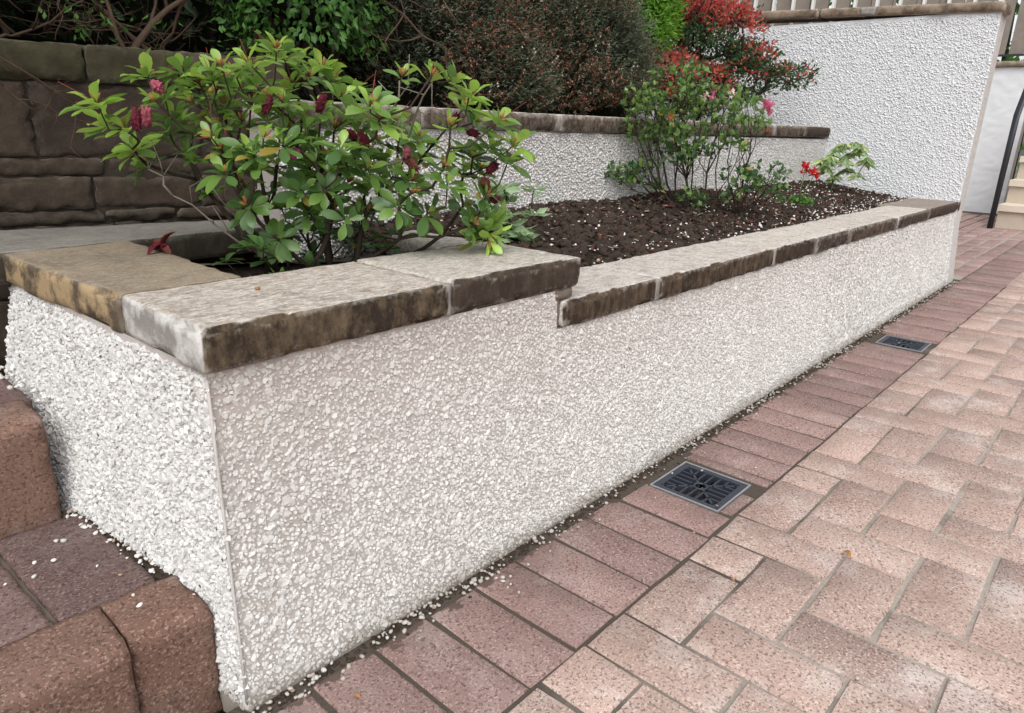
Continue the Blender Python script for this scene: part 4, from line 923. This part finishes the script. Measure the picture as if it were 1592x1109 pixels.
def leafy(name, label, cat_, c, rad, n, mats, L, w, wts=None, hang=.2, minz=.76, miny=.8, lump=.15, trunk=None, shell=.6, maxx=3.96, lumps_=3.0):
    t = thing(name, label, cat_, (0, 0, 0)); c = Vector(c); bag = Bag(); mb = MB()
    for k in range(14):
        a = random.random()*6.28; e = random.uniform(.0, 1.4); d = Vector((math.cos(a)*math.cos(e)*rad[0], math.sin(a)*math.cos(e)*rad[1], math.sin(e)*rad[2])); b0 = Vector((c.x, c.y, minz-.02))+Vector((random.gauss(0, .04), random.gauss(0, .04), 0))
        mb.tube([b0, b0.lerp(c+d, .5)+rv(.03), c+d*.85], [.010, .006, .002], 5)
    for k in range(n):
        a = random.random()*6.28; e = math.asin(random.uniform(-.8, 1)); d = Vector((math.cos(a)*math.cos(e), math.sin(a)*math.cos(e), math.sin(e)))
        rr_ = random.uniform(shell, 1.0) + lump*mnoise.noise(d*lumps_+c); p = c + Vector((d.x*rad[0], d.y*rad[1], d.z*rad[2]))*rr_
        if p.z < minz or p.y < miny or p.x > maxx: continue
        for q in range(3):
            dd = (d*.6 + rv(.6) + Vector((0, 0, -hang))).normalized(); LL = L*random.uniform(.7, 1.2); bag.quad(p+rv(L*.4), dd, LL*w, LL, (d+Vector((0, 0, .6))), 0 if len(mats) == 1 or random.random() < (wts or .6) else 1, -.04)
    core(c, rad, t, k=.62, minz=minz)
    bag.build('foliage', mats, t); mb.build('branches', MAT['bark'], t, True); return t
leafy('glossy_shrub', 'bushy bright leaved green shrub hanging over the left end of the terrace coping', 'shrub', (.86, 1.13, 1.16), (.235, .24, .34), 2600, [MAT['privet'], MAT['hedge_dark']], .026, .5, .75, .35, .80, .80, .22)
leafy('conifer_shrub', 'rounded bright lime green conifer between heather and red azalea', 'shrub', (2.78, 1.30, 1.30), (.25, .20, .32), 4200, [MAT['conifer']], .030, .24, None, -.25, .86, .8, .18, lumps_=4.0)
# red azalea: tiers of bloom over dark leaves
ra = thing('red_azalea_shrub', 'red and orange flowering azalea in tiers against the tall white wall', 'shrub', (0, 0, 0)); bag = Bag(); TT = []
def tier(c, rad, n, red, orange):
    c = (c[0]-.15, c[1]+.12, c[2])
    for k in range(n):
        a = random.random()*6.28; r = math.sqrt(random.random()); e = random.random(); d = Vector((math.cos(a)*r, math.sin(a)*r, (1-r*r)**.5*(1 if e > .30 else -.7)))
        p = Vector(c) + Vector((d.x*rad[0], d.y*rad[1], d.z*rad[2]))*random.uniform(.85, 1.05) + rv(.012)
        if p.x > 3.95 or p.z < .77: continue
        if k % 6 == 0: TT.append(p)
        isr = d.z > -.15 and random.random() < red
        for q in range(7 if isr else 5):
            L = random.uniform(.016, .028); bag.quad(p+rv(.012), (d+rv(.8)+Vector((0, 0, .2))).normalized(), L*.5, L, d, (2 if random.random() < orange else 1) if isr else 0, .06)
tier((3.52, 1.10, 1.22), (.26, .26, .14), 620, .8, .35); tier((3.36, 1.16, 1.33), (.2, .2, .12), 260, .75, .15)
tier((3.12, 1.16, 1.00), (.36, .18, .10), 760, .78, .6); tier((3.60, .92, 1.00), (.22, .13, .10), 360, .22, .3)
tier((3.70, .72, 1.01), (.14, .12, .05), 150, .15, .2); tier((3.55, .86, 1.10), (.15, .12, .05), 150, .45, .2); tier((3.22, 1.06, .87), (.30, .14, .07), 320, .55, .3); tier((3.28, 1.20, 1.26), (.22, .2, .11), 320, .75, .2)
tier((3.30, 1.03, .93), (.34, .15, .12), 460, .5, .5)
tier((3.45, 1.15, 1.10), (.34, .24, .16), 420, .03, .3)
ch, _ = grow([(3.27+random.gauss(0, .03), 1.20+random.gauss(0, .03), .74) for _ in range(5)], TT, .08, .0022, .45, .011, .08); stems(ch, MAT['bark'], ra, 'branches', 5)
bag.build('foliage', [MAT['rb_leaf'], MAT['rb_red'], MAT['rb_orange']], ra)

# bare-stemmed hedge above the dark stone wall, and the dark hedge behind everything
bh = thing('bare_hedge', 'overgrown brown hedge with bare twisted stems on top of the dark stone wall', 'hedge', (0, 0, 0)); mb = MB()
def twig(p, d, L, r, depth):
    pts = [p]; rad = [r]; k = 5
    for i in range(k):
        d = (d + rv(.22) + Vector((0, 0, .04))).normalized(); p = p + d*L/k; pts.append(p); rad.append(r*(1-.11*(i+1)))
        if depth and i and random.random() < .85: twig(p, (d*.5+rv(.65)).normalized(), L*random.uniform(.45, .75), r*.52, depth-1)
    mb.tube(pts, rad, 6 if r > .008 else 4)
for k in range(22):
    b0 = Vector((-.9+1.55*k/21+random.gauss(0, .05), 1.13+random.uniform(0, .4)-.1*k/21, .83)); twig(b0, Vector((random.gauss(0, .45), random.gauss(-.15, .3), .9)).normalized(), random.uniform(.25, .5), random.uniform(.004, .012), 3)
for k in range(10):
    b0 = Vector((random.uniform(-.5, .6), 1.05+random.uniform(0, .2), .86)); twig(b0, Vector((random.gauss(0, .8), random.gauss(-.3, .2), .25)).normalized(), random.uniform(.15, .3), .004, 3)
mb.build('branches', MAT['bark_brown'], bh, True); bag = Bag()
for k in range(14000):  # unseen leaf canopy, added overhead and forward to shade the wall and stems
    p = Vector((random.uniform(-1.9, .42), random.uniform(.60, 2.0), random.uniform(1.13, 2.2))); 
    LL = random.uniform(.028, .048); bag.quad(p, rv(1), LL*.55, LL, Vector((0, 0, 1)), 0, -.05)
for k in range(110):
    c_ = Vector((random.choice((.30, .34, .62, .66)), 1.05, .90)) + Vector((random.gauss(0, .05), random.gauss(0, .05), random.gauss(.02, .03))); LL = random.uniform(.014, .024); bag.quad(c_, rv(1), LL*.5, LL, Vector((0, 0, 1)), 1, -.05)
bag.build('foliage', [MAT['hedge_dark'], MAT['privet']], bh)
gh = thing('garden_hedge', 'tall dense dark green hedge closing the back of the terrace', 'hedge', (0, 0, 0)); bag = Bag(); mb = MB()
for k in range(26000):
    p = Vector((random.uniform(-2.4, 4.0), 1.95 + random.random()**1.6*.7, random.uniform(.78, 2.7))); LL = random.uniform(.045, .075); bag.quad(p, (rv(1)+Vector((0, -.5, 0))).normalized(), LL*.55, LL, Vector((0, -.3, 1)), 0, -.05)
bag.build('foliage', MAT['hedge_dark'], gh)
V, F = rough_face(lambda x, z: (x, 2.45, z), (0, -1, 0), -2.5, 4.1, .6, 2.7, .05, .10, 4.0); n0 = len(V)
V2, F2 = rough_face(lambda x, z: (x, 2.75, z), (0, 1, 0), -2.5, 4.1, .6, 2.7, .05, .06, 4.0)
link('shade_core', np_mesh('shade_core', np.array(V), np.array(F), MAT['core'], True), gh)  # dark backing sheet with the hedge's inner shade put into its colour
for k in range(60):
    b0 = Vector((-2.3+k*.107, 2.35+random.gauss(0, .1), .78)); mb.tube([b0, b0+Vector((random.gauss(0, .1), random.gauss(0, .1), .9)), b0+Vector((random.gauss(0, .2), random.gauss(0, .15), 1.8))], [.02, .016, .008], 5)
mb.build('trunks', MAT['bark'], gh, True)

# ------------------------------------------------------------------ far end: white wall with fence, concrete stair, house
fwall = thing('yard_wall', 'distant white roughcast wall under a brown cap beyond the tall wall', 'wall')
V, F = rough_face(lambda y, z: (8.90, 2.4-y, z), (-1, 0, 0), 0, 1.93, -.03, 1.47, .025, .008, 26); link('rough_face', np_mesh('rough_face', np.array(V), np.array(F), MAT['roughcast'], True), fwall)
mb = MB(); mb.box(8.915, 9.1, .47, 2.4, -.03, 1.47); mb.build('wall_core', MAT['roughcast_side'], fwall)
add_slab('cap_stone', MAT['slab_cap'], fwall, [(8.86, .44), (9.14, .44), (9.14, 2.42), (8.86, 2.42)], 1.472, 1.53, .05, .01, .006, 95)
yf = thing('yard_fence', 'distant grey brown board fence with dark gaps above the far white wall', 'fence')
for k in range(12):
    mb = MB(); yy = .30+k*.165; mb.box(9.02, 9.05, yy, yy+.125, 1.60, 3.2); mb.build('board', MAT['wood'], yf)
mb = MB(); mb.box(8.985, 9.015, .2, 2.4, 1.585, 1.605); mb.build('rail', MAT['black_metal'], yf)
mb = MB(); mb.box(9.051, 9.09, .2, 2.4, 2.3, 2.38); mb.build('back_rail', MAT['wood'], yf)
st = thing('concrete_stair', 'cream concrete steps rising at the far right beyond the drive', 'stairs')
for k in range(7):
    x0 = 7.30+.30*k; mb = MB(); mb.box(x0, x0+.32, -1.3, .285, 0 if k == 0 else .17*k+.0, .218*(k+1)-.055 if False else .205*(k+1)-.055); mb.build('riser', MAT['concrete'], st)
    mb = MB(); mb.box(x0-.03, x0+.33, -1.3, .292, .205*(k+1)-.054, .205*(k+1)); mb.build('tread', MAT['concrete_tread'], st)
sg = thing('stair_handrail', 'black metal handrail running up the side of the concrete steps', 'handrail')
mb = MB(); d0 = Vector((7.22, .31, 0)); d1 = Vector((9.4, .345, 2.25))
mb.tube([d0, d0+Vector((0, 0, .95)), d1+Vector((0, 0, .85))], .026, 6); mb.build('top_rail', MAT['black_metal'], sg, True)
hs_ = thing('house', 'white rendered house wall beyond the concrete steps', 'house')
mb = MB(); mb.box(10.6, 14, -9, .35, -.05, 5.5); mb.build('wall', MAT['roughcast'], hs_)
mb = MB(); mb.box(10.55, 14.1, -9.1, .4, 5.51, 5.75); mb.build('roof_edge', MAT['black_metal'], hs_)
th = thing('far_hedge', 'dark green hedge behind the distant board fence', 'hedge'); bag = Bag(); mb = MB()
for k in range(5000): p = Vector((random.uniform(9.6, 10.3), random.uniform(.5, 4.5), random.uniform(.1, 3.6))); bag.quad(p, rv(1), .09, .15, Vector((0, 0, 1)), 0, .05)
bag.build('foliage', MAT['privet'], th)
for k in range(12): mb.tube([(9.95, .6+k*.33, -.05), (9.95, .6+k*.33, 1.5), (9.95, .65+k*.33, 3.0)], [.04, .03, .015], 5)
mb.build('trunks', MAT['bark'], th, True)

# ------------------------------------------------------------------ small fallen things
v, f = crumple(91, .030, .016); k = v[:, 2] > 0; v[:, 2] -= v[:, 2].min(); 
fl = link('fallen_flower', np_mesh('fallen_flower', v, f, MAT['wilted'], True)); fl.location = (.176, .540, .5015); fl.rotation_euler = (0, 0, -.8)
tag(fl, 'withered dark red flower lying on the left coping stone', 'flower')
for k, (rz_, ry_, L_) in enumerate(((.4, -1.25, .036), (2.6, -.75, .030), (4.4, -.25, .030), (5.6, -.12, .028), (1.4, -.3, .026))):
    me = leaf_mesh('petal', MAT['wilted_brown' if k % 2 else 'wilted'] if k else MAT['filament'], .55, .9, .55, .5, 60+k); o = link('petal', me, fl); o.scale = (L_,)*3; o.location = (0, 0, .006); o.rotation_euler = (0, ry_, rz_)
v, f = ico(2); sd = link('seed_husk', np_mesh('seed_husk', v*np.array([.0042, .003, .0026]), f, MAT['dead_leaf'], True)); sd.location = (.149, .166, .5055); tag(sd, 'small brown seed husk on the front coping slab', 'seed')
def curled(name, label, loc, L, rz):
    me = leaf_mesh('dead_leaf', MAT['dead_leaf'], .55, .8, .3, .5, int(L*1e4)); o = link(name, me); o.location = loc; o.rotation_euler = (.2, -.25, rz); o.scale = (L, L, L); tag(o, label, 'leaf', 'dead leaves on the drive'); return o
curled('dead_leaf', 'curled tan dead leaf on the pink pavers right of the near drain', (0.930, -0.442, .004), 0.020, 4.0)
curled('dead_leaf', 'tiny orange leaf in a paver joint below the near drain', (0.698, -0.337, .004), 0.011, 1.0)
curled('dead_leaf', 'small red brown husk on the nearest purple paver', (0.106, -0.081, .004), 0.010, 5.0)
